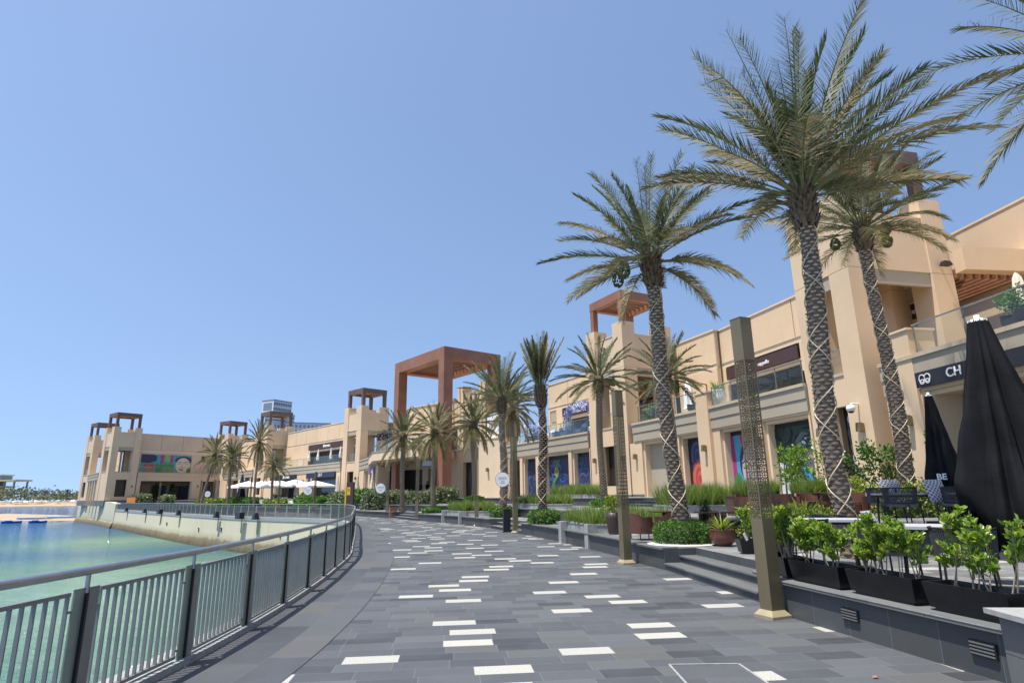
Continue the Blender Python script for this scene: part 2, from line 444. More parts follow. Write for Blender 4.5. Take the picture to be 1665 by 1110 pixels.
def add_blade(mb, p, d, L, w, mat, tint, droop, x=None):
    d = d.normalized(); x = x or d.cross(Vector((0, 0, 1)))
    if x.length < .02: x = Vector((1, 0, 0))
    x = x.normalized(); b = len(mb.v); g = Vector((0, 0, -1))
    m = p + d * (.5 * L) + g * (droop * L * .22); t = p + d * L + g * (droop * L)
    mb.v.extend([tuple(p + x * w * .5), tuple(p - x * w * .5), tuple(m - x * w * .42), tuple(m + x * w * .42), tuple(t)])
    mb.t.extend([tint] * 5); k = mb.mi(mat)
    for f in ((0, 1, 2, 3), (3, 2, 4)):
        mb.f.append(tuple(b + i for i in f)); mb.m.append(k); mb.sm.append(False); mb.uv.append(None)
def rvec(rng, up=0.):
    while True:
        v = Vector((rng.uniform(-1, 1), rng.uniform(-1, 1), rng.uniform(-1, 1)))
        if .05 < v.length < 1: return (v.normalized() + Vector((0, 0, up)))
def leaf_box(mb, rng, hx, hy, h, n, L, w, mat, round_=.25, jit=.06, z0=0., ylw=0.):
    """clipped hedge: leaves over and just under the skin of a soft box, with loose sprays"""
    for _ in range(n):
        f = rng.random(); a = 2 * hx * h * 2 + 2 * hy * h * 2; top = 4 * hx * hy
        if rng.random() < top / (top + a): p = Vector((rng.uniform(-hx, hx), rng.uniform(-hy, hy), h)); nn = Vector((0, 0, 1))
        elif rng.random() < hx / (hx + hy): sgn = rng.choice((-1, 1)); p = Vector((rng.uniform(-hx, hx), sgn * hy, rng.uniform(0, h))); nn = Vector((0, sgn, .2))
        else: sgn = rng.choice((-1, 1)); p = Vector((sgn * hx, rng.uniform(-hy, hy), rng.uniform(0, h))); nn = Vector((sgn, 0, .2))
        # round the edges
        kx = max(0, abs(p.x) - (hx - round_)); ky = max(0, abs(p.y) - (hy - round_)); kz = max(0, p.z - (h - round_))
        e = sqrt(kx * kx + ky * ky + kz * kz)
        if e > round_:
            s_ = round_ / e
            p.x = math.copysign(abs(p.x) - kx + kx * s_, p.x); p.y = math.copysign(abs(p.y) - ky + ky * s_, p.y); p.z = p.z - kz + kz * s_
        lump = .06 * sin(p.x * 5.1 + 1.3) * sin(p.y * 4.7 + 2.) + .05 * sin(p.x * 11 + p.z * 9)
        p += nn * (lump + rng.gauss(0, jit) - (.12 * rng.random() if f < .4 else 0)); p.z = max(.03, p.z) + z0
        d = (nn * .7 + rvec(rng)); d.z += .35
        add_leaf(mb, p, d, rvec(rng, .8), L * rng.uniform(.6, 1.25), w * rng.uniform(.7, 1.2), mat, min(1, max(0, rng.gauss(.42 + ylw, .2) + lump * 2)))
def leaf_ball(mb, rng, c, r, n, L, w, mat, shell=.55, mu=.45):
    for _ in range(n):
        d = rvec(rng); q = rng.uniform(shell, 1.0) ** .6
        p = Vector(c) + Vector((d.x * r[0], d.y * r[1], d.z * r[2])) * q
        add_leaf(mb, p, d + rvec(rng) * .8 + Vector((0, 0, .3)), rvec(rng, .7), L * rng.uniform(.6, 1.25), w * rng.uniform(.7, 1.2), mat, min(1, max(0, rng.gauss(mu, .2))))
rng = random.Random(7)
# ------------------------------------------------------------ ground sheets
M['pave'] = paving('promenade_pavers', .57, .285, radians(6), (.073, .0765, .083), .09, joint=(.15, .15, .155), jw=.007, var=.40)
M['pave_terrace'] = paving('terrace_pavers', .60, .30, radians(6), (.170, .170, .168), .07, (.42, .41, .37))
M['pave_edge'] = paving('edge_pavers', .9, .45, 0, (.074, .077, .083), 0, joint=(.13, .13, .135), jw=.006, var=.25)
M['granite'] = paving('dark_granite', .62, 9., 0, (.058, .062, .066), 0, joint=(.16, .16, .16), jw=.008, rough=.5, var=.3)
M['granite_mid'] = paving('grey_granite', .75, 9., 0, (.125, .128, .125), 0, joint=(.05, .05, .05), jw=.008, rough=.55, var=.2)

RAILPTS = [(-4.6, -6), (-3.85, 0), (-3.5, 4), (-3.42, 6.65), (-3.47, 8.25), (-3.58, 9.8), (-3.74, 11.4), (-3.92, 12.9), (-4.15, 14.5), (-4.68, 17.8), (-5.75, 22.2), (-7.0, 27.3),
           (-9.0, 35), (-11.0, 41.2), (-13.2, 45.0), (-16.6, 48.2), (-21.5, 52.2), (-28, 58.8), (-35.5, 67), (-45, 78), (-56, 91), (-68, 105)]
rail = smooth_curve(RAILPTS, 1.6)
railf = smooth_curve(RAILPTS, .4)
E1 = [(5.6, -6), (5.0, 1), (4.42, 5.0), (4.22, 5.92), (3.87, 7.7), (3.66, 8.8), (3.72, 9.85), (3.28, 13.9), (2.99, 15.2), (2.8, 16.8), (2.25, 19.3), (1.69, 21.65), (1.54, 22.54),
      (.71, 25.4), (.29, 26.6), (-1.2, 31.46), (-1.69, 32.7), (-2.1, 33.5), (-3.11, 36.1), (-4.38, 38.4), (-6.44, 41.8), (-9.07, 47.15), (-10.07, 48.4), (-12.35, 51.3), (-13.74, 54.2),
      (-20.8, 64.5), (-33.7, 79), (-45, 90), (-57, 99.5), (-69, 110)]
def ground(name, poly, z, mat):
    mb = MB(); mb.face([(x, y, z) for x, y in poly], mat, [(x, y) for x, y in poly])
    return setting(mb.build(name))
# earth body under everything, reaching far inland, so that nothing floats
inland = [(900, -60), (900, 1500), (-60, 1500), (-80, 160), (-88, 138), (-86, 130), (-79, 122), (-69, 111)]
inner = [(p.x, p.y) for p in offset_line(railf, .28)]
mb = MB(); mb.prism([(inner[0][0], -60)] + [(900, -60)] + inland[1:] + inner[::-1], -6, -.03, 'pave_edge', 'concrete')
setting(mb.build('ground'))
prom = [(p.x, p.y) for p in offset_line(railf, .20)][::-1] + [(7.5, -6)] + [(x + .8, y + .2) for x, y in E1]
ground('promenade', prom, 0., 'pave')
# plain border band that follows the railing
inn = offset_line(railf, .15); out = offset_line(railf, -1.25)
mb = MB(); u = 0
for i in range(len(railf) - 1):
    L = (railf[i + 1] - railf[i]).length
    mb.face([(out[i].x, out[i].y, .004), (out[i + 1].x, out[i + 1].y, .004), (inn[i + 1].x, inn[i + 1].y, .004), (inn[i].x, inn[i].y, .004)], 'pave_edge', [(u, 0), (u + L, 0), (u + L, 1.4), (u, 1.4)])
    a, b = offset_line(railf, -1.29)[i:i + 2] if i % 1 == 0 else (None, None)
    u += L
setting(mb.build('promenade_border'))
mb = MB(); o2 = offset_line(railf, -1.262)
for i in range(len(railf) - 1):
    mb.face([(o2[i].x, o2[i].y, .007), (o2[i + 1].x, o2[i + 1].y, .007), (out[i + 1].x, out[i + 1].y, .007), (out[i].x, out[i].y, .007)], 'granite_mid')
setting(mb.build('border_joint'))
mb = MB()
for k in ('a',):
    pr = [(-.3, 0), (-.3, .09), (.1, .09), (.1, 0)]
inn = offset_line(railf, .30); out = offset_line(railf, -.07)
mb.grid([[(p.x, p.y, .0) for p in out], [(p.x, p.y, .075) for p in out], [(p.x, p.y, .075) for p in inn], [(p.x, p.y, -.22) for p in inn]], 'concrete', smooth=False)
setting(mb.build('quay_kerb'))

# terraces ----------------------------------------------------
Z1, Z2, Z3 = .45, .90, 1.35
def flight(E, ia, ib, depth, n, zlo, zhi, name, label, gmat='granite', tmat='granite_mid'):
    """notch between vertices ia and ib of polyline E filled with a flight of steps"""
    a = Vector((*E[ia], 0)); b = Vector((*E[ib], 0)); d = (b - a).normalized(); nrm = Vector((d.y, -d.x, 0))   # inland, right of travel
    mb = MB(); L = (b - a).length
    h = (zhi - zlo) / n
    for k in range(n - 1):
        p = a + nrm * (k * depth); q = b + nrm * (k * depth); r = b + nrm * ((n - 1) * depth); t = a + nrm * ((n - 1) * depth)
        z = zlo + h * (k + 1)
        poly = [(t.x, t.y), (p.x, p.y), (q.x, q.y), (r.x, r.y)][::-1]
        ar = sum(poly[i][0] * poly[(i + 1) % 4][1] - poly[(i + 1) % 4][0] * poly[i][1] for i in range(4))
        if ar < 0: poly = poly[::-1]
        mb.prism(poly, zlo - .02 if k == 0 else z - h, z, tmat, gmat)
        # nosing strip
        e = nrm * .012
        mb.beam(p - e + Vector((0, 0, z - .016)), q - e + Vector((0, 0, z - .016)), .03, .028, 'granite_mid')
    tag(mb.build(name), label, 'steps', 'stone steps up to the terraces')
    nd = nrm * ((n - 1) * depth)
    return [E[ia], (a.x + nd.x, a.y + nd.y), (b.x + nd.x, b.y + nd.y), E[ib]]
FACADE = [(16.5, 0), (15.4, 10), (14.6, 16.5), (14.1, 20.6), (12.75, 26.4), (10.72, 34.3), (7.9, 41.9), (5.75, 46.1), (1.0, 56.), (-3.7, 62.), (-6.9, 65.5), (-16., 71.), (-20.6, 82), (-43.8, 107), (-60, 128)]
def terrace(E, z0, z1, flights, name):
    poly = []; i = 0; fl = {f[0]: f for f in flights}
    while i < len(E):
        if i in fl:
            f = fl[i]; pts = flight(E, f[0], f[1], f[2], f[3], z0, z1, 'stone_steps', f[4])
            poly += pts; i = f[1] + 1
        else: poly.append(E[i]); i += 1
    back = [(x + 3, y + 1.5) for x, y in FACADE][::-1]
    poly = poly[::-1] + back[::-1] if False else poly + back
    # E runs near->far with the sea on its left, so poly (E then facade back) is clockwise: flip
    poly = poly[::-1]
    mb = MB(); mb.prism(poly, z0 - .05, z1, 'pave_terrace', 'granite')
    o = mb.build(name); setting(o)
    # stone coping that oversails the edge
    cp = MB()
    for a, b in zip(E, E[1:]):
        if any(f[0] <= E.index(a) < f[1] for f in flights): continue
        a = Vector((*a, 0)); b = Vector((*b, 0)); d = (b - a); L = d.length; d.normalize(); n = Vector((-d.y, d.x, 0))
        p = [a + n * .06, a - n * .33, b - n * .33, b + n * .06]
        cp.hexa([(q.x, q.y, z1 - .035) for q in p] + [(q.x, q.y, z1 + .012) for q in p], 'granite_mid')
        q0 = a + n * .062; q1 = b + n * .062
        cp.beam((q0.x, q0.y, z1 + .004), (q1.x, q1.y, z1 + .004), .008, .010, 'concrete')
    c = cp.build(name + '_coping'); setting(c)
    return o
E1f = [p for p in E1]
terrace(E1f, 0., Z1, [(6, 7, .36, 3, 'long low stone steps beside the nearest bronze lattice lamp'), (14, 15, .36, 3, 'dark stone steps beside the bronze lamp that carries the larger round sign'),
                      (20, 21, .36, 3, 'far stone steps between two distant bronze lamps by the silver hedge')], 'lower_terrace')
E2 = [(10.5, 2), (9.6, 6), (8.2, 11), (7.0, 13.6), (6.1, 16), (5.3, 18.6), (4.0, 22.2), (3.1, 25), (2.0, 28.2), (1.1, 31), (-.2, 34.5), (-1.6, 38), (-3.4, 41.4), (-5.6, 45), (-8, 49), (-11.5, 54), (-18, 65), (-31, 80.5), (-43, 92), (-57, 103), (-68, 113)]
terrace(E2, Z1, Z2, [(6, 7, .34, 3, 'dark stone steps behind the palm with the tied up crown'), (10, 11, .34, 3, 'dark stone steps behind the trimmed grass bed on the mid terrace')], 'middle_terrace')
E3 = [(13.6, 4), (12.8, 12), (12.0, 17), (11.2, 21.5), (9.6, 26.5), (8.2, 30), (6.6, 33.0), (5.6, 35), (4.0, 38.5), (2.2, 43), (.2, 48), (-2.4, 52), (-6, 56.5), (-10, 61.5), (-16.5, 69), (-30, 84), (-43, 95.5), (-58, 108), (-68, 117)]
terrace(E3, Z2, Z3, [(5, 7, .32, 3, 'upper dark stone steps in front of the tower with the brown frame')], 'upper_terrace')
# end block of the terrace wall, bottom right corner
t = MB(); e = [(4.12, 5.55), (4.02, 4.3), (6.2, 4.05), (6.25, 5.35)]
t.prism(e[::1], 0.0, .30, 'granite_mid', 'granite_mid'); e2 = [(4.05, 5.62), (3.96, 4.25), (6.25, 4.0), (6.3, 5.42)]
e3 = [(4.12, 5.55), (4.02, 4.3), (6.2, 4.05), (6.25, 5.35)]
t.prism(e3, .305, .60, 'granite_mid', 'granite_mid'); t.prism(e2, .603, .645, 'concrete', 'concrete')
tag(t.build('stone_pier'), 'grey granite end block closing the low terrace wall at lower right', 'wall')
# wall vents
for (x, y, a, b) in ((4.215, 5.93, 'near the end block', 0), (3.895, 7.55, 'below the trough row', 0)):
    d = Vector((-.2, 1, 0)).normalized(); n = Vector((-1, -.2, 0)).normalized()
    v = thing('wall_vent', 'dark slotted vent set in the granite terrace wall ' + a, 'vent', (x, y, .24), 0, 'vents in the terrace wall')
    mb = MB(); mb.beam(-d * .13 + n * .01, d * .13 + n * .01, .02, .13, 'dark'); mb.build('vent_frame', v)
    mb = MB()
    for k in range(4): mb.beam(-d * .12 + n * .024 + Vector((0, 0, -.045 + .03 * k)), d * .12 + n * .024 + Vector((0, 0, -.045 + .03 * k)), .01, .012, 'granite_mid')
    mb.build('slats', v)
# inspection cover let into the paving, with its pale frame
cv = thing('inspection_cover', 'paved inspection cover with a pale metal frame in the promenade', 'cover', (1.86, 6.05, 0))
mb = MB(); P = [(-.36, -.42), (.36, -.38), (.32, .44), (-.36, .44)]
for a, b in zip(P, P[1:] + P[:1]): mb.beam((*a, .008), (*b, .008), .020, .012, 'concrete')
mb.build('frame', cv)
mb = MB(); mb.face([(x * .96, y * .96, .005) for x, y in P], 'pave_edge', [(x, y) for x, y in P]); mb.build('lid', cv)
mb = MB(); add_leaf(mb, Vector((3.2, 5.98, .012)), Vector((1, .2, .1)), Vector((0, 0, 1)), .065, .036, 'm_orange', .5); tag(mb.build('fallen_leaf'), 'single orange fallen leaf lying on the grey paving', 'leaf')

# ------------------------------------------------------------ water, quay wall, beaches
n = NT('sea_water'); p = n.pos()
dv = n.node('ShaderNodeVectorMath', operation='DISTANCE'); n.t.links.new(p, dv.inputs[0]); dv.inputs[1].default_value = (-16, 35, -2.8)
dv2 = n.node('ShaderNodeVectorMath', operation='DISTANCE'); n.t.links.new(p, dv2.inputs[0]); dv2.inputs[1].default_value = (-40, 70, -2.8)
ns = n.noise(.05, 3)
dd = n.math('ADD', n.math('MINIMUM', dv.outputs['Value'], n.math('ADD', n.math('MULTIPLY', dv2.outputs['Value'], 1.3), 6.)), n.math('MULTIPLY', n.math('SUBTRACT', ns, .5), 22.))
col = n.ramp(n.mapr(dd, 0, 300), [(0., (.28, .46, .34)), (.035, (.23, .40, .28)), (.060, (.135, .29, .22)), (.088, (.050, .185, .255)), (.18, (.032, .145, .285)), (.62, (.022, .085, .19)), (1., (.018, .065, .16))])
patch = n.noise(.33, 4)
col = n.mix(n.mapr(patch, .5, .8, 0, .35), col, (.10, .20, .17, 1))
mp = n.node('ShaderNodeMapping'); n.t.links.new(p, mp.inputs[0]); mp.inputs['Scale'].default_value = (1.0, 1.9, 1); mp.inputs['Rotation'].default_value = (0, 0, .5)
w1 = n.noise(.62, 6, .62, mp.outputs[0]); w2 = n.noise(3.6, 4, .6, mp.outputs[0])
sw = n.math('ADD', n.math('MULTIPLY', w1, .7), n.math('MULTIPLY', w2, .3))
col = n.mix(n.mapr(sw, .40, .58, .55, 0.), col, n.mix(1., col, (.52, .66, .74, 1), 'MULTIPLY'))  # wave shading put into the colour: troughs darkened by the wave noise
n.bump(n.math('ADD', w1, n.math('MULTIPLY', w2, .55)), 1.0, .55)
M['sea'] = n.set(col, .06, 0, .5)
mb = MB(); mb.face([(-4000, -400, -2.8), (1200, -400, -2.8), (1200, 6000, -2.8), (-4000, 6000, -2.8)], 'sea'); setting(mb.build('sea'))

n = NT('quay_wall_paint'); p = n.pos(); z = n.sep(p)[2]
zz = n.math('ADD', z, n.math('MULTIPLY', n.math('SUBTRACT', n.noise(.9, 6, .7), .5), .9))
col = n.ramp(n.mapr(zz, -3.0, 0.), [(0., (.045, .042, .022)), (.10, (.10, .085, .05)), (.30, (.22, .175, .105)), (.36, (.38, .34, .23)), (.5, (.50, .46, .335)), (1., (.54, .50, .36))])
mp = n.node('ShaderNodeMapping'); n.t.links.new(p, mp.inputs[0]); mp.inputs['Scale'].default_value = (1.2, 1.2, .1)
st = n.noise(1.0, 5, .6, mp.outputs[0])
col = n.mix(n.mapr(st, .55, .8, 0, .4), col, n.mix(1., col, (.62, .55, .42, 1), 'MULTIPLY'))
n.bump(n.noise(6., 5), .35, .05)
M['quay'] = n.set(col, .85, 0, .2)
qw = offset_line(railf, .27)
far_top = [Vector((-74, 112, 0)), Vector((-84, 123, 0)), Vector((-93, 132.5, 0)), Vector((-96, 137, 0)), Vector((-97, 143, 0)), Vector((-96, 152, 0))]
mb = MB()
def qtop(i): return -.2
rows = [[], [], []]
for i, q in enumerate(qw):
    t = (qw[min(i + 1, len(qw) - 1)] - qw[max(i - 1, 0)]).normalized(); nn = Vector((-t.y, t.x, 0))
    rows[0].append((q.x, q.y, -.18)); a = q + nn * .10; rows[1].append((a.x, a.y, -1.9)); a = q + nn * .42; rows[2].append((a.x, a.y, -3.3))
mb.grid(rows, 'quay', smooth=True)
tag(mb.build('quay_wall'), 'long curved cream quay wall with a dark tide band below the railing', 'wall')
# higher parapet at the far end
mb = MB(); pl = [qw[-1] + Vector((7, -8.2, 0)) * .5, qw[-1]] + far_top; pl = [Vector((p.x, p.y, 0)) for p in pl]
rows = [[] for _ in range(5)]
for i, q in enumerate(pl):
    t = (pl[min(i + 1, len(pl) - 1)] - pl[max(i - 1, 0)]).normalized(); nn = Vector((-t.y, t.x, 0)); zt = .95 if i == 0 else 1.15 + .06 * min(i, 6)
    for k, (o_, z_) in enumerate(((-.7, -.3), (-.7, zt), (.06, zt), (.16, -1.9), (.75, -3.3))):
        a = q + nn * o_; rows[k].append((a.x, a.y, z_))
mb.grid(rows, 'quay', smooth=False); mb.face([rows[k][0] for k in range(5)], 'quay')
tag(mb.build('parapet_wall'), 'high cream parapet wall rounding the far tip of the quay', 'wall')
# sand spit with stones, far shore with beach and trees
def mound(name, poly, z, mat, amp, seed, step=4.):
    r = random.Random(seed); xs = [p[0] for p in poly]; ys = [p[1] for p in poly]; mb = MB()
    c = Vector((sum(xs) / len(xs), sum(ys) / len(ys), 0)); rows = []
    for k in range(7):
        f = 1 - k / 6.5; rows.append([(c.x + (x - c.x) * f, c.y + (y - c.y) * f, -3.3 + (z + 3.3) * (1 - f * f) ** .6 + r.uniform(-amp, amp) * (k > 0)) for x, y in poly])
    mb.grid(rows, mat, closed=True); mb.cap(rows[-1], mat)
    return mb.build(name)
setting(mound('sand_spit', [(-190, 190), (-150, 160), (-119, 144), (-106, 138), (-95, 130.5), (-91, 133), (-96, 150), (-122, 178), (-150, 200), (-185, 225)], -2.15, 'sand', .08, 3))
setting(mound('far_beach', [(-900, 560), (-700, 530), (-520, 520), (-420, 505), (-350, 500), (-260, 520), (-120, 560), (-120, 900), (-900, 900)], .6, 'sand', .3, 4))
# ------------------------------------------------------------ the mall
MALL = thing('shopping_mall', 'long sand coloured two storey mall with open framed towers curving along the promenade', 'building', (8, 44, 1.35))
MO = Vector((8, 44, 1.35))
def part(mb, name, parent=None):
    """link a mesh written in world coordinates as a part of the mall"""
    mb.v = [(x - MO.x, y - MO.y, z - MO.z) for x, y, z in mb.v]
    return mb.build(name, parent or MALL)
def sub(mb, name, par): return part(mb, name, par)
def zs(z, k): return 1.65 + (z - 1.65) * k

def tower(P, Q, depth=4.6, k=1., cube=True, pier=1.15, frame_mat='brown', low=None, glass=True, back=True, opened=True, side_ext=0, uside=0):
    """square tower: corner piers, open upper storey, crenellated top, brown open frame standing on it"""
    F = Frame(P, Q); s = F.L; D = depth; p = pier; Z = lambda z: zs(z, k)
    zt, zw = Z(13.77), Z(12.85)
    mb = MB()
    rects = {'c00': (0, p, -p, 0), 'c10': (s - p, s, -p, 0), 'c01': (0, p, -D, -D + p), 'c11': (s - p, s, -D, -D + p)}
    for r in rects.values():
        F.box(mb, *r, .5, Z(10.36), 'stucco'); 
        rr = (r[0] + .012, r[1] - .012, r[2] + .012, r[3] - .012)
        F.box(mb, *rr, Z(10.36), Z(10.385), 'taupe'); F.box(mb, *r, Z(10.385), zt, 'stucco')
    t = part(mb, 'tower')
    # walls between piers on four sides: spandrel, upper wall, lintel
    def sb(name, *bx):
        q_ = MB(); F.box(q_, *bx); return sub(q_, name, t)
    for sd in range(4):
        if sd == 0: a = (p, s - p, -.32, -.07)
        elif sd == 1: a = (p, s - p, -D + .07, -D + .32)
        elif sd == 2: a = (.07, .32, -D + p, -p)
        else: a = (s - .32, s - .07, -D + p, -p)
        al = (a[0], a[1], a[2] + .05, a[3] - .05) if sd < 2 else (a[0] + .05, a[1] - .05, a[2], a[3])
        ac = (a[0], a[1], a[2] - .04, a[3] + .04) if sd < 2 else (a[0] - .04, a[1] + .04, a[2], a[3])
        sb('upper_wall', *a, Z(10.40), zw, 'stucco'); sb('spandrel', *a, Z(4.9), Z(6.12), 'stucco'); sb('lintel', *al, Z(9.80), Z(10.40), 'taupe'); sb('sill', *ac, Z(6.12), Z(6.24), 'sill')
        if sd: sb('ground_wall', *a, .5, Z(4.9), 'stucco')
        else:                       # ground front: framed opening
            q = (a[1] - a[0]) * .14; fw = MB()
            P_ = [(a[0], .5), (a[1], .5), (a[1], Z(4.9)), (a[0], Z(4.9))]; I_ = [(a[0] + q, Z(2.1)), (a[1] - q, Z(2.1)), (a[1] - q, Z(4.9)), (a[0] + q, Z(4.9))]
            F.box(fw, a[0], a[1], a[2], a[3], .5, Z(2.1), 'stucco'); F.box(fw, a[0], a[0] + q, a[2], a[3], Z(2.1), Z(4.9), 'stucco'); F.box(fw, a[1] - q, a[1], a[2], a[3], Z(2.1), Z(4.9), 'stucco')
            sub(fw, 'ground_wall', t); sb('window', a[0] + q, a[1] - q, a[2] - .30, a[2] - .25, Z(2.1), Z(4.9), 'dark_wall')
        sb('parapet_coping', *ac, zw, zw + .06, 'stucco2')
    fl = MB(); F.box(fl, .32, s - .32, -D + .32, -.32, Z(5.95), Z(6.1), 'sill'); sub(fl, 'floor_slab', t); fl = MB(); F.box(fl, .32, s - .32, -D + .32, -.32, Z(12.0), Z(12.15), 'stucco2'); sub(fl, 'roof_slab', t)
    if glass:
        gl = MB(); gl.face([F.at(p + .02, -.21, Z(6.26)), F.at(p + .02, -.21, Z(7.2)), F.at(s - p - .02, -.21, Z(7.2)), F.at(s - p - .02, -.21, Z(6.26))], 'glass'); sub(gl, 'glass_balustrade', t)
        gr = MB(); gr.beam(F.at(p, -.21, Z(7.24)), F.at(s - p, -.21, Z(7.24)), .05, .05, 'steel'); sub(gr, 'handrail', t)
    # plinth
    pb = MB(); F.box(pb, -.05, s + .05, -D - .05, .05, .5, Z(1.50), 'granite_mid'); sub(pb, 'plinth', t)
    if cube:
        i = .30; ps = .42; z0, z1, z2 = zt - .6, Z(15.62), Z(16.27)
        c = MB()
        for u in (i, s - i - ps):
            for v in (-i - ps, -D + i): F.box(c, u, u + ps, v, v + ps, z0, z1, frame_mat)
        F.box(c, i - .02, s - i + .02, -i - ps - .02, -i + .02, z1, z2, frame_mat); F.box(c, i - .02, s - i + .02, -D + i - .02, -D + i + ps + .02, z1, z2, frame_mat)
        F.box(c, i - .02, i + ps, -D + i + ps + .02, -i - ps - .02, z1, z2, frame_mat); F.box(c, s - i - ps, s - i + .02, -D + i + ps + .02, -i - ps - .02, z1, z2, frame_mat)
        sub(c, 'rooftop_frame', t)
        c = MB(); nsl = 6
        for j in range(nsl):
            u = i + ps + (s - 2 * i - 2 * ps) * (j + .5) / nsl
            F.box(c, u - .07, u + .07, -D + i + ps + .02, -i - ps - .02, z1 + .22, z1 + .46, 'slat')
        sub(c, 'frame_slats', t)
    return F, t

def wing(P, Q, bays, setback=5., k=1., top=12.4, upper=(), rail=True, wallm='stucco', cornice='taupe', ends=(0, 0), back_top=None, recess=1.25, lip=.16, ux=None):
    """two-storey wing. bays/upper: list of (u0, u1, kind)"""
    F = Frame(P, Q); L = F.L; Z = lambda z: zs(z, k)
    w = MB(); g = []; u = 0.
    for (a, b, kind) in bays:
        F.box(w, u, a, -recess, 0, .5, Z(4.87), wallm)
        # inner jamb pilaster
        if kind != 'solid':
            F.box(w, a, a + .14, -recess, -.16, .5, Z(4.72), 'stucco2'); F.box(w, b - .14, b, -recess, -.16, .5, Z(4.72), 'stucco2')
            F.box(w, a, b, -recess, -.16, Z(4.72), Z(4.87), 'stucco2')
        u = b
    F.box(w, u, L, -recess, 0, .5, Z(4.87), wallm)
    F.box(w, 0, L, -setback - .3, -recess - .06, .5, Z(1.36), 'granite_mid')
    part(w, 'facade_wall')
    pl = MB(); u = 0.
    for (a, b, kind) in list(bays) + [(L, L, '')]:
        F.box(pl, u + .03, a - .03, -.3, .03, .5, Z(1.52), 'granite_mid'); u = b
    part(pl, 'plinth')
    for (a, b, kind) in bays:
        if kind in ('dark', 'shop'):
            s_ = MB(); F.box(s_, a + .14, b - .14, -recess - .06, -recess, Z(1.36), Z(4.72), 'dark_wall'); o = part(s_, 'shopfront')
            s_ = MB(); m = max(2, int((b - a) / 1.3))
            for j in range(m):
                x0 = a + .3 + (b - a - .6) * j / m; x1 = a + .3 + (b - a - .6) * (j + 1) / m
                F.box(s_, x0 + .05, x1 - .05, -recess + .004, -recess + .02, Z(1.5), Z(3.9), 'glass_dark')
            sub(s_, 'glazing', o)
        elif kind == 'plain':
            s_ = MB(); F.box(s_, a + .14, b - .14, -recess - .06, -recess, Z(1.36), Z(4.72), 'taupe'); part(s_, 'shutter')
        elif kind == 'mural':
            s_ = MB(); F.box(s_, a + .14, b - .14, -recess - .06, -recess, Z(1.36), Z(4.72), 'm_black'); part(s_, 'hoarding')
    c = MB()
    F.box(c, ends[0], L - ends[1], -.30, -.02, Z(4.88), Z(4.98), 'stucco2')
    F.box(c, ends[0], L - ends[1], -.30, .06, Z(4.98), Z(5.50), cornice); F.box(c, ends[0], L - ends[1], -.30, .03, Z(5.50), Z(5.525), 'taupe')
    F.box(c, ends[0], L - ends[1], -.30, .10, Z(5.525), Z(6.06), cornice); F.box(c, ends[0], L - ends[1], -.30, lip, Z(6.06), Z(6.20), 'sill')
    part(c, 'cornice')
    fl = MB(); F.box(fl, 0, L, -setback - .3, -.30, Z(4.95), Z(6.15), 'sill'); part(fl, 'terrace_floor')
    # set back upper wall, which may run on behind the towers
    U0, U1 = ux or (0, L)
    if ux:
        fl = MB()
        if U1 > L: F.box(fl, L + .01, U1, -setback - .3, -setback + 1.2, Z(4.95), Z(6.14), 'sill')
        if U0 < 0: F.box(fl, U0, -.01, -setback - .3, -setback + 1.2, Z(4.95), Z(6.14), 'sill')
        part(fl, 'terrace_floor')
    V = -setback; uw = MB(); u = U0
    zo = 9.75
    for (a, b, kind) in upper:
        if a - u > .02: F.box(uw, u, a, V - .3, V, Z(6.15), Z(zo), wallm)
        u = b
    if U1 - u > .02: F.box(uw, u, U1, V - .3, V, Z(6.15), Z(zo), wallm)
    npan = max(1, int(round((U1 - U0) / 4.2))); gap = .03; Lp = U1 - U0
    for j in range(npan):
        F.box(uw, U0 + Lp * j / npan + gap, U0 + Lp * (j + 1) / npan - gap, V - .12, V - .02, Z(zo + .35), Z(top), wallm)
    F.box(uw, U0, U1, V - .3, V - .12, Z(zo), Z(top) - .02, 'taupe'); F.box(uw, U0, U1, V - .12, V, Z(zo), Z(zo + .31), 'stucco2'); F.box(uw, U0, U1, V - .12, V + .05, Z(zo + .31), Z(zo + .35), 'sill')
    F.box(uw, U0, U1, V - .5, V + .04, Z(top), Z(top) + .10, 'stucco2')
    part(uw, 'upper_wall')
    for (a, b, kind) in upper:
        if kind == 'panel':
            s_ = MB(); F.box(s_, a, b, V - .3, V - .1, Z(6.15), Z(zo), wallm); o = part(s_, 'upper_wall'); s_ = MB(); F.box(s_, a + .1, b - .1, V - .1, V - .04, Z(8.6), Z(9.5), 'taupe'); sub(s_, 'louvre', o); s_ = MB(); F.box(s_, a + .15, b - .15, V - .1, V - .05, Z(6.2), Z(8.2), 'sill'); sub(s_, 'door', o)
        if kind == 'shop':
            s_ = MB(); F.box(s_, a, b, V - .3, V - .22, Z(6.15), Z(zo), 'dark_wall'); o = part(s_, 'shopfront'); m = max(2, int((b - a) / 1.4)); s_ = MB()
            for j in range(m):
                x0 = a + .1 + (b - a - .2) * j / m; x1 = a + .1 + (b - a - .2) * (j + 1) / m
                F.box(s_, x0 + .05, x1 - .05, V - .215, V - .19, Z(6.2), Z(8.4), 'glass_dark')
            sub(s_, 'glazing', o); s_ = MB(); F.box(s_, a, b, V - .2, V - .05, Z(8.55), Z(8.85), 'stucco2'); sub(s_, 'sign_ledge', o)
    rb = MB(); F.box(rb, 0, L, V - 9, V - .5, Z(top) - .6, Z(top) - .35, 'taupe'); part(rb, 'roof')
    return F

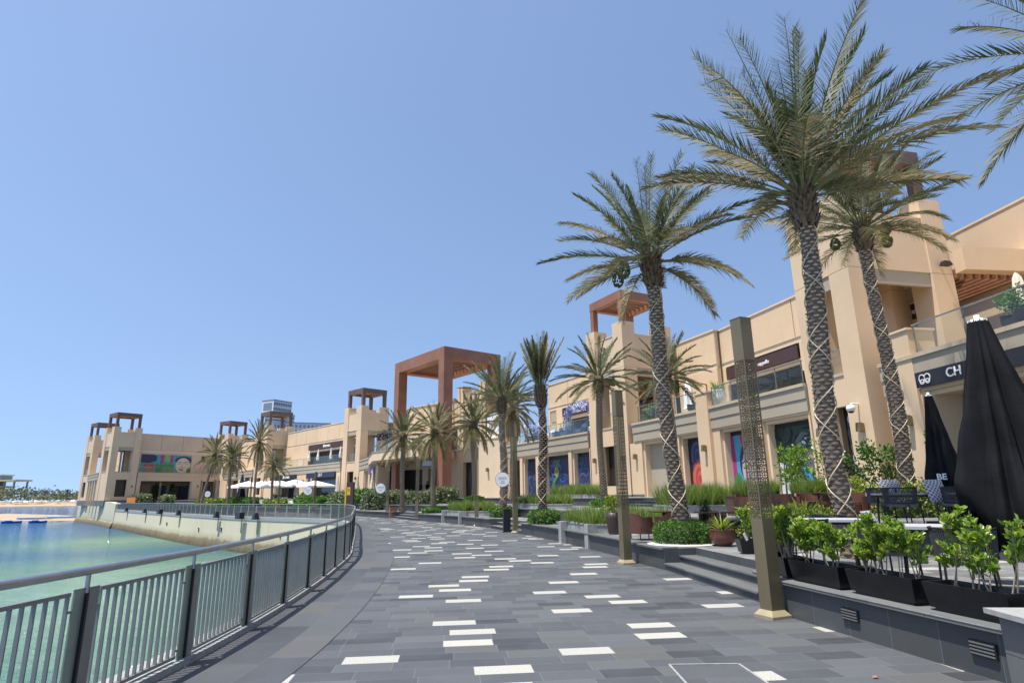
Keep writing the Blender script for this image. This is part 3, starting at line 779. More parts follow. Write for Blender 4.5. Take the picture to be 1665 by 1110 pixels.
def glass_rail(F, u0, u1, z, label, v=-.05, step=1.9, group='glass balcony railings'):
    r = thing('glass_railing', label, 'railing', F.at(u0, v, z), math.atan2(F.d.y, F.d.x), group)
    L = u1 - u0; n = max(1, int(round(L / step)))
    for j in range(n + 1):
        mb = MB(); x = L * j / n; mb.box(x - .03, x + .03, -.04, -.015, -.25, 1.02, 'rail_paint'); mb.box(x - .012, x + .012, -.015, .02, .1, .2, 'steel'); mb.box(x - .012, x + .012, -.015, .02, .75, .85, 'steel'); mb.build('post', r)
    for j in range(n):
        x0, x1 = L * j / n + .05, L * (j + 1) / n - .05; mb = MB(); mb.face([(x1, .005, .04), (x0, .005, .04), (x0, .005, .98), (x1, .005, .98)], 'glass'); mb.build('glass_panel', r)
    mb = MB(); mb.beam((-.05, -.02, 1.05), (L + .05, -.02, 1.05), .055, .05, 'rail_paint'); mb.build('handrail', r)
    return r
def sign(F, u0, u1, v, z0, z1, mat, label, texts, group='shop signs'):
    """fascia sign; texts = (string, size, u, z, colour)"""
    r = thing('shop_sign', label, 'sign', F.at((u0 + u1) / 2, v, (z0 + z1) / 2), math.atan2(F.d.y, F.d.x), group)
    mb = MB(); h = (z1 - z0) / 2; w = (u1 - u0) / 2; mb.box(-w, w, 0, .07, -h, h, mat); mb.build('sign_board', r)
    # seen from outside the reader's right is -u
    for (s, size, u, z, colr, bold) in texts:
        o = text_obj(s, size, colr, 'lettering', r, .012, bold)
        m = Matrix(((-1, 0, 0, u - (u0 + u1) / 2), (0, 0, 1, .082), (0, 1, 0, z - (z0 + z1) / 2), (0, 0, 0, 1))); o.matrix_local = m
    return r
def wall_lamp(p, n, label, k=1.):
    r = thing('wall_lamp', label, 'lamp', p, math.atan2(n[1], n[0]), 'wall lamps on the pillars')
    mb = MB(); mb.rbox((.03 * k, 0, 0), (.03 * k, .09 * k, .16 * k), 'bronze'); mb.build('back_plate', r)
    mb = MB(); mb.rbox((.15 * k, 0, .02 * k), (.11 * k, .11 * k, .17 * k), 'bronze', 0, .8); mb.build('lamp_head', r)
    return r
def pick_text(obj): pass

# near wing, right edge of the view (signs CH...)
FW1 = wing((16.3, 2.2), (13.9, 22.2), [(1, 8, 'dark'), (9.2, 18.3, 'dark')], setback=8., top=13.5, upper=[(3, 15.5, 'wall')])
mb = MB(); FW1.box(mb, 3, 15.5, -8.3, -8.0, 6.15, 9.75, 'stucco'); part(mb, 'upper_wall')
LW = FW1.L
mb = MB(); FW1.box(mb, LW + .01, LW + 7, -8.3, -8.0, 6.15, 13.5, 'stucco'); FW1.box(mb, LW + .01, LW + 7, -8.5, -7.96, 13.5, 13.6, 'stucco2'); part(mb, 'upper_wall')
# near tower
FT2, TW2 = tower((13.58, 22.75), (12.87, 25.9), 5.2, frame_mat='brown', pier=1.08)
# pier beside it where the railing ends
mb = MB(); FW1.box(mb, LW - 1.65, LW - .6, -.9, .12, .5, 7.1, 'stucco'); FW1.box(mb, LW - 1.7, LW - .55, -.95, .17, 7.1, 7.18, 'stucco2'); part(mb, 'end_pier')
# deep beam with timber slats behind the near tower
mb = MB(); FW1.box(mb, LW + .45, LW + .95, -8.0, -4.9, 10.36, 11.35, 'stucco'); part(mb, 'roof_beam')
mb = MB()
for j in range(8): FW1.box(mb, LW + .95, LW + 6, -7.95 + .40 * j, -7.77 + .40 * j, 10.2, 10.6, 'slat')
part(mb, 'pergola_slats')
# middle wing between the towers, in two straight lengths
FW2a = wing((12.85, 26.0), (10.75, 34.2), [(.10, 3.2, 'mural'), (3.75, 6.85, 'mural')], upper=[(5.9, 13., 'shop')], ends=(0, .95), recess=.55, ux=(-2, 14.3))
mb = MB(); FW2a.box(mb, 7.5, 8.7, -1.0, .2, .5, 7.0, 'stucco'); FW2a.box(mb, 7.46, 8.74, -1.04, .24, 7.0, 7.09, 'stucco2'); part(mb, 'end_pier')
FW2b = wing((10.75, 34.2), (8.0, 41.7), [(.35, 2.35, 'mural'), (3.4, 6.5, 'plain')], upper=[(8.8, 13.3, 'shop')], ends=(.3, .6), recess=.55, ux=(4.4, 13.6))
FT1, TW1 = tower((7.95, 41.9), (5.85, 46.0), 4.6, frame_mat='rust')
FW3 = wing((5.8, 46.1), (-.8, 59.0), [(.1, 2.65, 'mural'), (3.1, 7.2, 'mural'), (8.5, 11., 'mural'), (11.5, 14.1, 'shop')], upper=[(6.6, 11.8, 'shop'), (13., 14.2, 'panel')], ends=(.1, .6), recess=.55, ux=(-.3, 14.5))
# solid bay that stands forward, with the little entrance wall
mb = MB(); FB = Frame((-1.25, 58.4), (-3.65, 60.4)); FB.box(mb, 0, FB.L, -3, 0, .5, 6.9, 'stucco2'); FB.box(mb, -.06, FB.L + .06, -3.06, .06, 6.9, 7.0, 'stucco2'); part(mb, 'bay_wall')
FD = Frame((-3.2, 62.2), (-6.9, 65.2)); mb = MB()
FD.box(mb, 0, 1.3, -.6, 0, .5, 6.15, 'stucco'); FD.box(mb, 2.7, FD.L, -.6, 0, .5, 6.15, 'stucco'); FD.box(mb, 1.3, 2.7, -.6, 0, 4.9, 6.15, 'stucco'); FD.box(mb, -.1, FD.L, -.65, .08, 6.15, 6.3, 'sill'); part(mb, 'facade_wall')
mb = MB(); FD.box(mb, 1.3, 2.7, -.58, -.5, 1.3, 4.9, 'dark_wall'); part(mb, 'door')
FTM, TWM = tower((-3.0, 65.), (-6.4, 69.2), 4.8, cube=False)
# entrance: dark glass below, upper wall behind
FE = Frame((-6.9, 66.2), (-15.6, 74.)); mb = MB(); FE.box(mb, 0, FE.L, -.6, -.3, .5, 5.2, 'stucco'); FE.box(mb, 0, FE.L, -.3, .0, 4.5, 5.25, 'stucco2'); FE.box(mb, 3.6, 4.6, -.3, 0, .5, 4.5, 'stucco2'); part(mb, 'facade_wall')
mb = MB(); FE.box(mb, .1, 3.5, -.28, -.2, 1.3, 4.5, 'dark_wall'); FE.box(mb, 4.7, FE.L, -.28, -.2, 1.3, 4.5, 'dark_wall'); part(mb, 'entrance_doors')
mb = MB(); FE.box(mb, 0, FE.L, -3.6, -3.3, 6.15, 12.4, 'stucco'); FE.box(mb, 0, FE.L, -3.7, -3.2, 12.4, 12.5, 'stucco2'); part(mb, 'upper_wall')
mb = MB(); FE.box(mb, 2., 7., -3.28, -3.2, 6.2, 9.4, 'dark_wall'); part(mb, 'shopfront')
poly = [(-9.1, 58.2), (-6.7, 61.5), (-6.0, 66.5), (-12, 76), (-18.4, 77), (-15.2, 65.6)][::-1]
poly = poly if sum(poly[i][0] * poly[(i + 1) % 6][1] - poly[(i + 1) % 6][0] * poly[i][1] for i in range(6)) > 0 else poly[::-1]
mb = MB(); mb.prism(poly, 5.28, 6.14, 'sill', 'stucco2', True)
cx = sum(q[0] for q in poly) / 6; cy = sum(q[1] for q in poly) / 6
mb.prism([(cx + (x - cx) * 1.012, cy + (y - cy) * 1.012) for x, y in poly], 6.142, 6.24, 'sill', 'taupe', True); part(mb, 'entrance_balcony')
FBa = Frame((-9.1, 58.2), (-15.2, 65.6)); FBb = Frame((-6.7, 61.5), (-9.1, 58.2))
# left wings, seen across the bay
FW4 = wing((-15.4, 69.5), (-20.5, 81.3), [(1.5, 5., 'shop'), (6.2, 9.4, 'shop')], setback=6, upper=[(2, 9, 'shop')], top=9.9)
FT0, TW0 = tower((-20.75, 82.), (-24.0, 85.3), 4.4)
KL = 1.03
FW5 = wing((-24.2, 85.5), (-43.2, 106.4), [(1.2, 11, 'shop'), (14.6, 23.5, 'shop')], k=KL, setback=3.5, upper=[(1.0, 19., 'shop')], wallm='stucco')
FT9, TW9 = tower((-43.6, 107.), (-46.9, 110.4), 4.8, KL)
FW6 = wing((-47.1, 110.6), (-59.6, 126.), [(1.5, 7., 'shop'), (9., 17, 'shop')], k=1.08, setback=3., upper=[])
FT8, TW8 = tower((-59.6, 126.3), (-63.2, 128.6), 4.6, 1.08)
FW7 = wing((-60.8, 128.), (-70.65, 115.14), [(.8, 4., 'shop'), (6.0, 15.6, 'shop')], k=1.08, setback=1.3, upper=[], wallm='stucco_far', top=12.9, recess=.8, cornice='stucco_far')
FT7, TW7 = tower((-70.75, 115.0), (-73.7, 111.2), 4.6, 1.08)
FW8 = wing((-77.2, 113.9), (-87.5, 126), [(.8, 3.6, 'plain'), (4.4, 7.2, 'plain'), (8., 10.8, 'plain'), (11.4, 14., 'plain')], k=1.08, setback=3, upper=[], top=11.2)
FT6, TW6 = tower((-87.5, 126.2), (-91.2, 129.2), 4.6, 1.08)

# railings on the terraces
glass_rail(FW1, 8., 18.4, 6.2, 'glass railing above the black sign at the right edge')
glass_rail(FW2a, .2, 7.35, 6.2, 'glass railing over the two painted faces, right of the middle pier')
glass_rail(FW2b, .5, 6.8, 6.2, 'glass railing beside the brown framed tower, behind the tall middle palm')
glass_rail(FW3, .3, 12., 6.2, 'long glass railing in front of the blue flower displays')
glass_rail(FBa, .1, FBa.L - .1, 6.24, 'glass railing along the long edge of the entrance balcony', -.1)
glass_rail(FBb, .1, FBb.L - .1, 6.24, 'short glass railing on the return of the entrance balcony', -.1)
glass_rail(FW5, .3, 25., zs(6.2, KL), 'far glass railing above the white parasols', step=2.6)
glass_rail(FW7, 5.5, 15.9, zs(6.2, 1.08), 'glass railing across the large green and teal painted hoarding', step=2.6)
glass_rail(FW7, .6, 4.3, zs(6.2, 1.08), 'glass railing across the pink painted hoarding', step=2.6)

# great red brown portal over the entrance
PG = thing('entrance_pergola', 'huge rust brown four post portal with slatted roof over the entrance', 'pergola', (-6.9, 59.3, 1.35))
FP = Frame((-6.9, 59.3), (-13.5, 67.6)); o = Vector((-6.9, 59.3, 1.35))
def pgb(name, u0, u1, v0, v1, z0, z1, mat='rust'):
    mb = MB(); FP.box(mb, u0, u1, v0, v1, z0, z1, mat); mb.v = [(x - o.x, y - o.y, z - o.z) for x, y, z in mb.v]; return mb.build(name, PG)
PL, PD, pw = FP.L, 7.2, 1.05
for (u, v) in ((0, -pw), (PL - pw, -pw), (0, -PD), (PL - pw, -PD)): pgb('post', u, u + pw, v, v + pw, 1.0, 15.15)
pgb('roof_beam', 0, PL, -pw, 0, 15.15, 16.35); pgb('roof_beam', 0, PL, -PD, -PD + pw, 15.15, 16.35)
pgb('roof_beam', 0, pw, -PD + pw, -pw, 15.15, 16.35); pgb('roof_beam', PL - pw, PL, -PD + pw, -pw, 15.15, 16.35)
for j in range(12):
    u = pw + (PL - 2 * pw) * (j + .5) / 12; pgb('slat', u - .11, u + .11, -PD + pw, -pw, 15.5, 15.95, 'slat')

# ------------------------------------------------------------ signs, murals, lamps on the walls
sg = sign(FW1, 9.3, 18.35, .17, 4.98, 5.5, 'sign_black', 'black shop sign with a looped white emblem and CH at the right edge', [('CH', .42, 16.75, 5.24, 'white', .004)])
mb = MB()
def ring(cx, cz, rx, rz, w, y, mb, mat, n=20, a0=0, a1=2 * pi):
    for j in range(n):
        t0 = a0 + (a1 - a0) * j / n; t1 = a0 + (a1 - a0) * (j + 1) / n
        mb.beam((cx + rx * cos(t0), y, cz + rz * sin(t0)), (cx + rx * cos(t1), y, cz + rz * sin(t1)), w, .02, mat, Vector((0, 1, 0)))
for s_ in (-1, 1):
    ring(4.1 + s_ * .115, .02, .12, .13, .03, .09, mb, 'white'); ring(4.1 + s_ * .115, -.09, .09, .07, .03, .092, mb, 'white')
mb.build('emblem', sg)
sg = sign(FW2a, 6.0, 12.9, -4.97, 8.87, 9.62, 'sign_brown', 'brown shop sign with a white crescent and small white word above the middle terrace', [('cappello', .32, 9.0, 9.22, 'white', .004)])
mb = MB(); ring(.75, 0, .2, .24, .03, .09, mb, 'white', 14, pi * .5 - .2 - pi / 2 - 1.0, pi * .5 + .9 - pi / 2 + .2); mb.build('emblem', sg)
sign(FW2b, 8.9, 13.2, -4.97, 8.87, 9.62, 'sign_brown', 'brown shop sign reading OA in white beside the brown framed tower', [('OA', .66, 12.35, 9.24, 'white', .018)])
sg = sign(FW3, 6.7, 11.7, -4.97, 8.87, 9.62, 'sign_brown', 'brown shop sign reading DAILY HUB in white above the blue flowers', [('DAILY HUB', .62, 8.35, 9.24, 'white', .015)])
mb = MB(); ring(1.55, -.02, .14, .16, .035, .09, mb, 'white', 10, pi, 2 * pi); mb.build('emblem', sg)
sg = sign(FT2, 1.1, 2.9, -5.1, 9.0, 9.7, 'sign_brown', 'small brown sign with a white curve inside the near tower opening', [('cello', .36, 1.9, 9.35, 'white', .004)])
sg = sign(FW5, 14.7, 23.4, .12, zs(4.3, KL), zs(4.98, KL), 'sign_black', 'dark far shop sign with blue and white letters left of the navy sign', [('Shawarma', .62, 18.4, zs(4.64, KL), 'white', .03)])
sign(FW5, 1.4, 10.8, .12, zs(4.25, KL), zs(4.98, KL), 'sign_navy', 'navy blue far shop sign with two white letters above the white parasols', [('CA 7', .6, 6., zs(4.62, KL), 'white', .01)])
sign(FW5, 1.2, 18.8, -3.45, zs(8.9, KL), zs(9.7, KL), 'sign_brown', 'brown far shop sign with blue and white letters on the upper floor', [('Shawarma', .6, 12., zs(9.3, KL), 'white', .03)])
sign(FW6, 2.0, 6.6, .12, zs(4.3, 1.08), zs(4.95, 1.08), 'sign_black', 'dark shop sign on the receding far wing behind the leaning palms', [('BLEZ', .6, 4.4, zs(4.62, 1.08), 'white', .01)])
sign(FW4, 1.5, 5., .12, 4.15, 4.9, 'm_purple', 'purple grey shop sign left of the entrance with a white logo', [('olo', .6, 2.6, 4.5, 'white', .05)])
r = thing('light_box_sign', 'pale green hanging sign board under the entrance balcony', 'sign', (-8.9, 63.2, 4.85), math.atan2(-.62, .78) + pi / 2)
mb = MB(); mb.box(-.06, .06, -.75, .75, -.32, .32, 'dark'); mb.build('sign_frame', r); mb = MB(); mb.box(-.075, .075, -.69, .69, -.27, .27, 'flower_pale'); mb.build('sign_face', r)
# murals: flat printed hoardings --------------------------------
def mural(F, u0, u1, v, z0, z1, shapes, label, bgm):
    """shapes in 0..1 seen by the reader (x to the right, y up)"""
    r = thing('mural', label, 'mural', F.at((u0 + u1) / 2, v, z0), math.atan2(F.d.y, F.d.x), 'printed murals on the hoardings')
    w = u1 - u0; h = z1 - z0; mb = MB(); mb.box(-w / 2, w / 2, 0, .02, 0, h, bgm)
    for i, (m, poly) in enumerate(shapes):
        P = [((.5 - min(1, max(0, x))) * w, .0225 + .0012 * i, min(1, max(0, y)) * h) for x, y in poly]
        a = sum(P[k][0] * P[(k + 1) % len(P)][2] - P[(k + 1) % len(P)][0] * P[k][2] for k in range(len(P)))
        mb.face(P if a < 0 else P[::-1], m)
    mb.build('printed_panel', r); return r
def ell(cx, cy, rx, ry, n=18, a0=0, a1=2 * pi): return [(cx + rx * cos(a0 + (a1 - a0) * k / n), cy + ry * sin(a0 + (a1 - a0) * k / n)) for k in range(n + (a1 - a0 < 6.2))]
def band(pts, w):
    L = []; R = []
    for i, p in enumerate(pts):
        a = pts[max(0, i - 1)]; b = pts[min(len(pts) - 1, i + 1)]; dx, dy = b[0] - a[0], b[1] - a[1]; l = math.hypot(dx, dy) or 1
        q = w * (.35 + .65 * sin(pi * (i + .5) / len(pts))); L.append((p[0] - dy / l * q, p[1] + dx / l * q)); R.append((p[0] + dy / l * q, p[1] - dx / l * q))
    return L + R[::-1]
def curl(cx, cy, r, w, turns=1.2, a0=0., n=16):
    return band([(cx + r * (1 - .75 * t / n) * cos(a0 + turns * 2 * pi * t / n), cy + r * .8 * (1 - .75 * t / n) * sin(a0 + turns * 2 * pi * t / n)) for t in range(n + 1)], w)
def rose(cx, cy, r, a, b):
    s = [(a, ell(cx, cy, r, r * .85))]
    for k in range(4): s.append((b if k % 2 == 0 else a, ell(cx + .06 * r * (k % 3 - 1), cy + .05 * r, r * (.82 - .2 * k), r * (.66 - .16 * k))))
    for k in range(5): s.append((b, band([(cx + r * .9 * cos(t), cy + r * .75 * sin(t)) for t in [k * 1.26 + j * .15 for j in range(5)]], .05 * r)))
    return s
def swirls(seed, cols, n=16):
    r = random.Random(seed); s = []
    for k in range(n): s.append((cols[k % len(cols)], curl(r.random(), r.random(), r.uniform(.1, .34), r.uniform(.012, .03), r.uniform(.7, 1.5), r.uniform(0, 6.3))))
    return s
face1 = [('m_magenta', [(0, 0), (.16, 0), (.10, 1), (0, 1)]), ('m_sky', [(.12, .1), (.55, .2), (.62, 1), (.14, 1)]), ('m_teal', [(.22, .5), (.5, .62), (.62, .95), (.3, .93)]),
         ('m_green', ell(.14, .16, .15, .22))] + rose(.52, .93, .24, 'm_rose', 'm_red') + [
         ('m_navy', ell(.64, .52, .41, .40)), ('m_skin', ell(.66, .42, .37, .42)), ('m_skin', [(.32, .2), (.98, .2), (.98, .05), (.5, 0)]),
         ('m_black', band([(.30, .53), (.38, .565), (.46, .55), (.54, .51)], .016)), ('m_black', band([(.62, .51), (.72, .57), (.84, .575), (.95, .53)], .018)),
         ('m_lime', ell(.42, .475, .085, .030)), ('m_lime', ell(.78, .475, .10, .032)), ('m_black', band([(.33, .462), (.42, .445), (.51, .46)], .008)), ('m_black', band([(.68, .462), (.78, .442), (.9, .46)], .008)),
         ('m_grey', band([(.56, .5), (.53, .36), (.50, .30)], .010)), ('m_grey', band([(.50, .295), (.57, .27), (.66, .295)], .012)), ('m_red', ell(.58, .155, .13, .032)), ('m_magenta', ell(.58, .135, .10, .022))]
eye = [('m_dgreen', [(0, 0), (1, 0), (1, 1), (0, 1)]), ('m_grey', ell(.8, .70, .36, .26)), ('m_black', band([(.45, .8), (.6, .93), (.8, .96), (1, .9)], .03)), ('m_white', ell(.78, .77, .17, .055)), ('m_grey', ell(.78, .775, .07, .055)),
       ('m_black', ell(.78, .775, .035, .035)), ('m_black', band([(.58, .76), (.7, .84), (.86, .84), (1, .76)], .014)), ('m_black', band([(.6, .74), (.78, .70), (1, .74)], .010)), ('m_tan', ell(.86, .56, .16, .08)), ('m_grey', ell(.75, .42, .2, .1)),
       ('m_white', [(.02, 0), (.10, 0), (.13, .48), (.04, .5)]), ('m_white', [(.15, 0), (.24, 0), (.24, .44), (.16, .46)]), ('m_white', [(.29, 0), (.35, 0), (.34, .36), (.28, .38)]),
       ('m_pink', [(.42, 0), (.72, 0), (.60, .30), (.46, .34)]), ('m_blue', [(.52, .42), (.62, .46), (.96, .06), (.92, 0), (.74, 0)]), ('m_sky', [(.58, .40), (.63, .42), (.86, .12), (.80, .1)]), ('m_lime', [(.66, .44), (.8, .4), (.76, .3)])] + swirls(5, ['m_dgreen', 'm_black'], 8)
mural(FW2a, .24, 3.06, -.54, 1.36, 4.5, eye, 'dark mural with a grey eye and a blue slash, behind the green shrubs', 'm_dgreen')
mural(FW2a, 3.89, 6.71, -.54, 1.36, 4.5, face1, 'mural of a pale face with closed eyes and a rose above its blue hair', 'm_sky')
mural(FW2b, .49, 2.21, -.54, 1.36, 4.5, rose(.5, .72, .40, 'm_navy', 'm_mid') + rose(.55, .30, .42, 'm_red', 'm_orange') + [('m_magenta', [(0, 0), (1, 0), (1, .08), (0, .08)])], 'mural of one dark blue rose over one red rose beside the middle pier', 'm_black')
bl = ['m_mid', 'm_purple', 'm_blue', 'm_navy', 'm_grey']
mural(FW3, .24, 2.51, -.54, 1.36, 4.4, swirls(11, bl, 20) + [('m_navy', [(.5, 0), (1, 0), (1, .25)])], 'dark blue mural of loose waves nearest the framed tower', 'm_navy')
mural(FW3, 3.24, 7.06, -.54, 1.36, 4.4, swirls(12, bl, 22) + [('m_green', band([(.45, 1), (.33, .8), (.3, .62), (.36, .5)], .07)), ('m_lime', ell(.33, .66, .085, .13)), ('m_green', ell(.33, .66, .055, .09)), ('m_orange', ell(.33, .65, .03, .05)),
      ('m_green', band([(.34, .52), (.22, .42), (.16, .3)], .05)), ('m_grey', ell(.72, .13, .17, .13)), ('m_mid', ell(.72, .13, .11, .085)), ('m_grey', ell(.72, .13, .05, .04))], 'blue mural with a green winding plant form and a grey spiral', 'm_navy')
mural(FW3, 8.64, 10.86, -.54, 1.36, 4.4, swirls(13, bl, 18), 'dark blue mural partly hidden behind the slim palm trunks', 'm_navy')
# near tower inner wall print
F_ = FT2
mural(FT2, 1.2, 1.95, -.56, 2.2, 4.8, [('m_grey', ell(.5, .8, .4, .15)), ('m_white', ell(.45, .86, .3, .08)), ('m_black', ell(.4, .7, .3, .06)), ('m_grey', band([(.1, .7), (.3, .4), (.35, 0)], .12)), ('m_navy', band([(.6, .6), (.7, .3), (.7, 0)], .14)), ('m_white', band([(.2, .3), (.25, .1), (.2, 0)], .03))],
      'black and white drapery print inside the lower opening of the near tower', 'm_black')
# far hoardings on the left wing
K8 = lambda z: zs(z, 1.08)
fan = [('m_navy', ell(.10, .78, .22, .26))] + rose(.17, .40, .13, 'm_orange', 'm_red') + [('m_orange', ell(.17, .12, .1, .14)), ('m_teal', [(.3, .45), (.98, .45), (.98, 1), (.3, 1)]), ('m_magenta', [(.37, .5), (.43, .5), (.44, 1), (.37, 1)]), ('m_magenta', [(.57, .5), (.62, .5), (.62, 1), (.57, 1)]),
       ('m_lime', [(.46, .6), (.54, .6), (.54, 1), (.46, 1)])] + [('m_green', [(.27 + .06 * k, 0), (.36 + .06 * k, 0), (.33 + .06 * k, .52), (.29 + .055 * k, .40)]) for k in range(6)] + [
       ('m_navy', ell(.84, .72, .18, .22)), ('m_skin2', ell(.83, .42, .15, .44)), ('m_black', band([(.70, .58), (.76, .62), (.81, .57)], .015)), ('m_black', band([(.84, .57), (.9, .63), (.96, .58)], .015)), ('m_black', ell(.755, .5, .03, .012)), ('m_black', ell(.9, .5, .03, .012)),
       ('m_tan', band([(.82, .5), (.80, .35), (.83, .33)], .012)), ('m_red', ell(.80, .18, .045, .05)), ('m_dgreen', ell(.97, .12, .06, .16))]
mural(FW7, 6.1, 15.5, -1.27, K8(6.25), K8(9.4), fan, 'wide far mural of green leaves, a red rose and a bold face', 'm_teal')
mural(FW7, .9, 4.1, -1.27, K8(6.25), K8(9.4), [('m_olive', [(0, .62), (1, .5), (1, 1), (0, 1)]), ('m_dgreen', [(0, .7), (.25, .62), (.2, 1), (0, 1)]), ('m_white', [(0, .55), (.5, .66), (1, .5), (1, .42), (.4, .5)]), ('m_pink', ell(.45, .25, .45, .24)), ('m_rose', band([(.1, .3), (.3, .38), (.5, .3), (.8, .4)], .03)), ('m_white', ell(.7, .35, .2, .1)), ('m_teal', [(0, 0), (1, .08), (1, .03), (0, 0)])],
      'pink and olive far mural beside the leaning palms', 'm_pink')
mural(FW8, 12.2, 13.6, -.9, K8(1.4), K8(4.8), swirls(3, ['m_pink', 'm_sky', 'm_skin'], 9), 'pale printed panel low in the colonnade of the far tip', 'm_white')

# wall lamps on the pillars
for F, u, v, nm in ((FT2, 2.7, 0, 'bronze wall lamp on the left pillar of the near tower, right of the eye mural'), (FT2, .5, 0, 'bronze wall lamp on the near tower pillar beside the slim palm'),
                    (FW1, 19., .12, 'bronze wall lamp above the climbing plant near the small black parasol'), (FW2a, 3.47, 0, 'bronze wall lamp on the pillar between the eye mural and the face mural'),
                    (FW2a, 8.0, .2, 'bronze wall lamp on the middle pier left of the face mural'), (FW2b, 7.2, 0, 'bronze wall lamp on the pillar next to the framed tower, behind the lattice lamp'),
                    (FT1, .6, 0, 'bronze wall lamp on the near pillar of the framed tower'), (FT1, 4.0, 0, 'bronze wall lamp on the far pillar of the framed tower'), (FB, 1.6, 0, 'bronze wall lamp on the solid forward bay'),
                    (FT0, .6, 0, 'wall lamp on the far tower right of the tall totem'), (FW5, 12.0, 0, 'wall lamp on the far pillar beside the navy sign'), (FW5, 13.6, 0, 'wall lamp on the far pillar left of the navy sign'),
                    (FW7, 4.9, 0, 'wall lamp between the two far murals'), (FT7, .6, 0, 'wall lamp on the far tower above the orange board')):
    wall_lamp(F.at(u, v + .0, zs(3.95, 1.0)), F.n, nm)
# spotlight and dome camera on the near tower
q = FT2.at(-.02, -4.6, 10.75); r = thing('spotlight', 'black spotlight on the side of the near tower, high at the right', 'spotlight', q, math.atan2(-FT2.d.y, -FT2.d.x))
mb = MB(); mb.rbox((.10, 0, 0), (.10, .03, .03), 'dark'); mb.build('bracket', r); mb = MB(); mb.rbox((.26, 0, -.03), (.13, .22, .09), 'dark', 0, .7); mb.build('lamp_head', r)
q = FT2.at(.55, .02, 4.75); r = thing('security_camera', 'white dome camera on the near tower beside the slim palm trunk', 'camera', q, math.atan2(FT2.n.y, FT2.n.x))
mb = MB(); mb.tube([(0, 0, .12), (.28, 0, .14), (.36, 0, .06)], .03, 'white'); mb.build('arm', r); mb = MB(); mb.lathe((.36, 0, -.2), [(.02, 0), (.12, .03), (.16, .1), (.16, .18), (.12, .25), (.03, .28)], 'white'); mb.build('housing', r)
mb = MB(); mb.lathe((.36, 0, -.25), [(.002, 0), (.07, .015), (.11, .05), (.11, .08)], 'dark'); mb.build('dome', r)

# ------------------------------------------------------------ bronze lattice lamps
def lattice_face(mb, w, z0, z1, y):
    """cut metal screen of eight-pointed stars, in the plane y"""
    nx = 2; c = w / nx; nz = int(round((z1 - z0) / c)); ch = (z1 - z0) / nz; B = .0115
    def bar(a, b): mb.beam((a[0], y, a[1]), (b[0], y, b[1]), B, .008, 'bronze', Vector((0, 1, 0)))
    for i in range(nx):
        for j in range(nz):
            x = -w / 2 + c * (i + .5); z = z0 + ch * (j + .5); r = .5; a = .21
            P = [(x + c * px, z + ch * pz) for px, pz in ((-r, -a), (-a, -r), (a, -r), (r, -a), (r, a), (a, r), (-a, r), (-r, a))]
            q = .17; Q = [(x + c * q * px, z + ch * q * pz) for px, pz in ((-1, 0), (0, -1), (1, 0), (0, 1))]
            for k in (0, 2, 4, 6): bar(P[k], P[k + 1])
            bar((x - c * .5, z), (x + c * .5, z)); bar((x, z - ch * .5), (x, z + ch * .5))
def make_lamp(label):
    r = thing('lattice_lamp', label, 'lamp', (0, 0, 0), 0, 'bronze lattice lamp columns')
    h = .104
    mb = MB(); b = .25
    def fr(z0, z1, a, b_): mb.hexa([(-a, -a, z0), (a, -a, z0), (a, a, z0), (-a, a, z0), (-b_, -b_, z1), (b_, -b_, z1), (b_, b_, z1), (-b_, b_, z1)], 'gold')
    fr(0, .035, .17, .17); fr(.036, .10, .165, .112); mb.build('base', r)
    mb = MB(); mb.box(-h, h, -h, h, .10, 1.28, 'bronze'); mb.build('lower_casing', r)
    mb = MB(); mb.box(-h, h, -h, h, 3.52, 4.16, 'bronze'); mb.box(-h - .004, h + .004, -h - .004, h + .004, 4.16, 4.175, 'bronze'); mb.build('upper_casing', r)
    mb = MB()
    for x in (-1, 1):
        for y in (-1, 1): mb.box(min(x * h, x * (h - .014)), max(x * h, x * (h - .014)), min(y * h, y * (h - .014)), max(y * h, y * (h - .014)), 1.28, 3.52, 'bronze')
    mb.build('corner_posts', r)
    for k in range(4):
        mb = MB(); lattice_face(mb, 2 * h - .03, 1.285, 3.515, -h + .006); o = mb.build('lattice_screen', r, rz=k * pi / 2)
    mb = MB(); mb.tube([(0, 0, 1.28), (0, 0, 3.52)], .010, 'bronze', 8); mb.build('inner_pole', r)
    return r
LAMPS = [(3.46, 8.74, .40, 'nearest and largest bronze lattice lamp, beside the low steps'), (2.66, 15.2, .33, 'second bronze lattice lamp, left of the round green hedge'), (.04, 27.4, .2, 'bronze lattice lamp that carries the larger round white sign'),
         (-2.04, 33.7, .1, 'bronze lattice lamp between the trimmed grass and the solid beige bay'), (-6.75, 43.1, 0, 'bronze lattice lamp in front of the entrance balcony, between two palms'), (-9.95, 48.7, 0, 'bronze lattice lamp with a small round sign at the silver hedge'),
         (-20.8, 64.5, .6, 'far bronze lamp with a round sign beside the white parasols'), (-27.4, 72.0, .6, 'far bronze lamp left of the open white parasols'), (-33.7, 79., .6, 'far bronze lamp in front of the leaning palm pair'), (-42.8, 88, .6, 'far bronze lamp with a round sign under the leaning palm'),
         (-46.0, 90.5, .6, 'far bronze lamp just left of the leaning palm'), (-56.1, 97.7, .6, 'farthest bronze lamp, in front of the wide far mural')]
lp = make_lamp(LAMPS[0][3]); lamp_objs = []
for i, (x, y, rz, lb) in enumerate(LAMPS):
    o = lp if i == 0 else dup(lp, label=lb)
    o.location = (x, y, 0); o.rotation_euler = (0, 0, rz); lamp_objs.append(o)
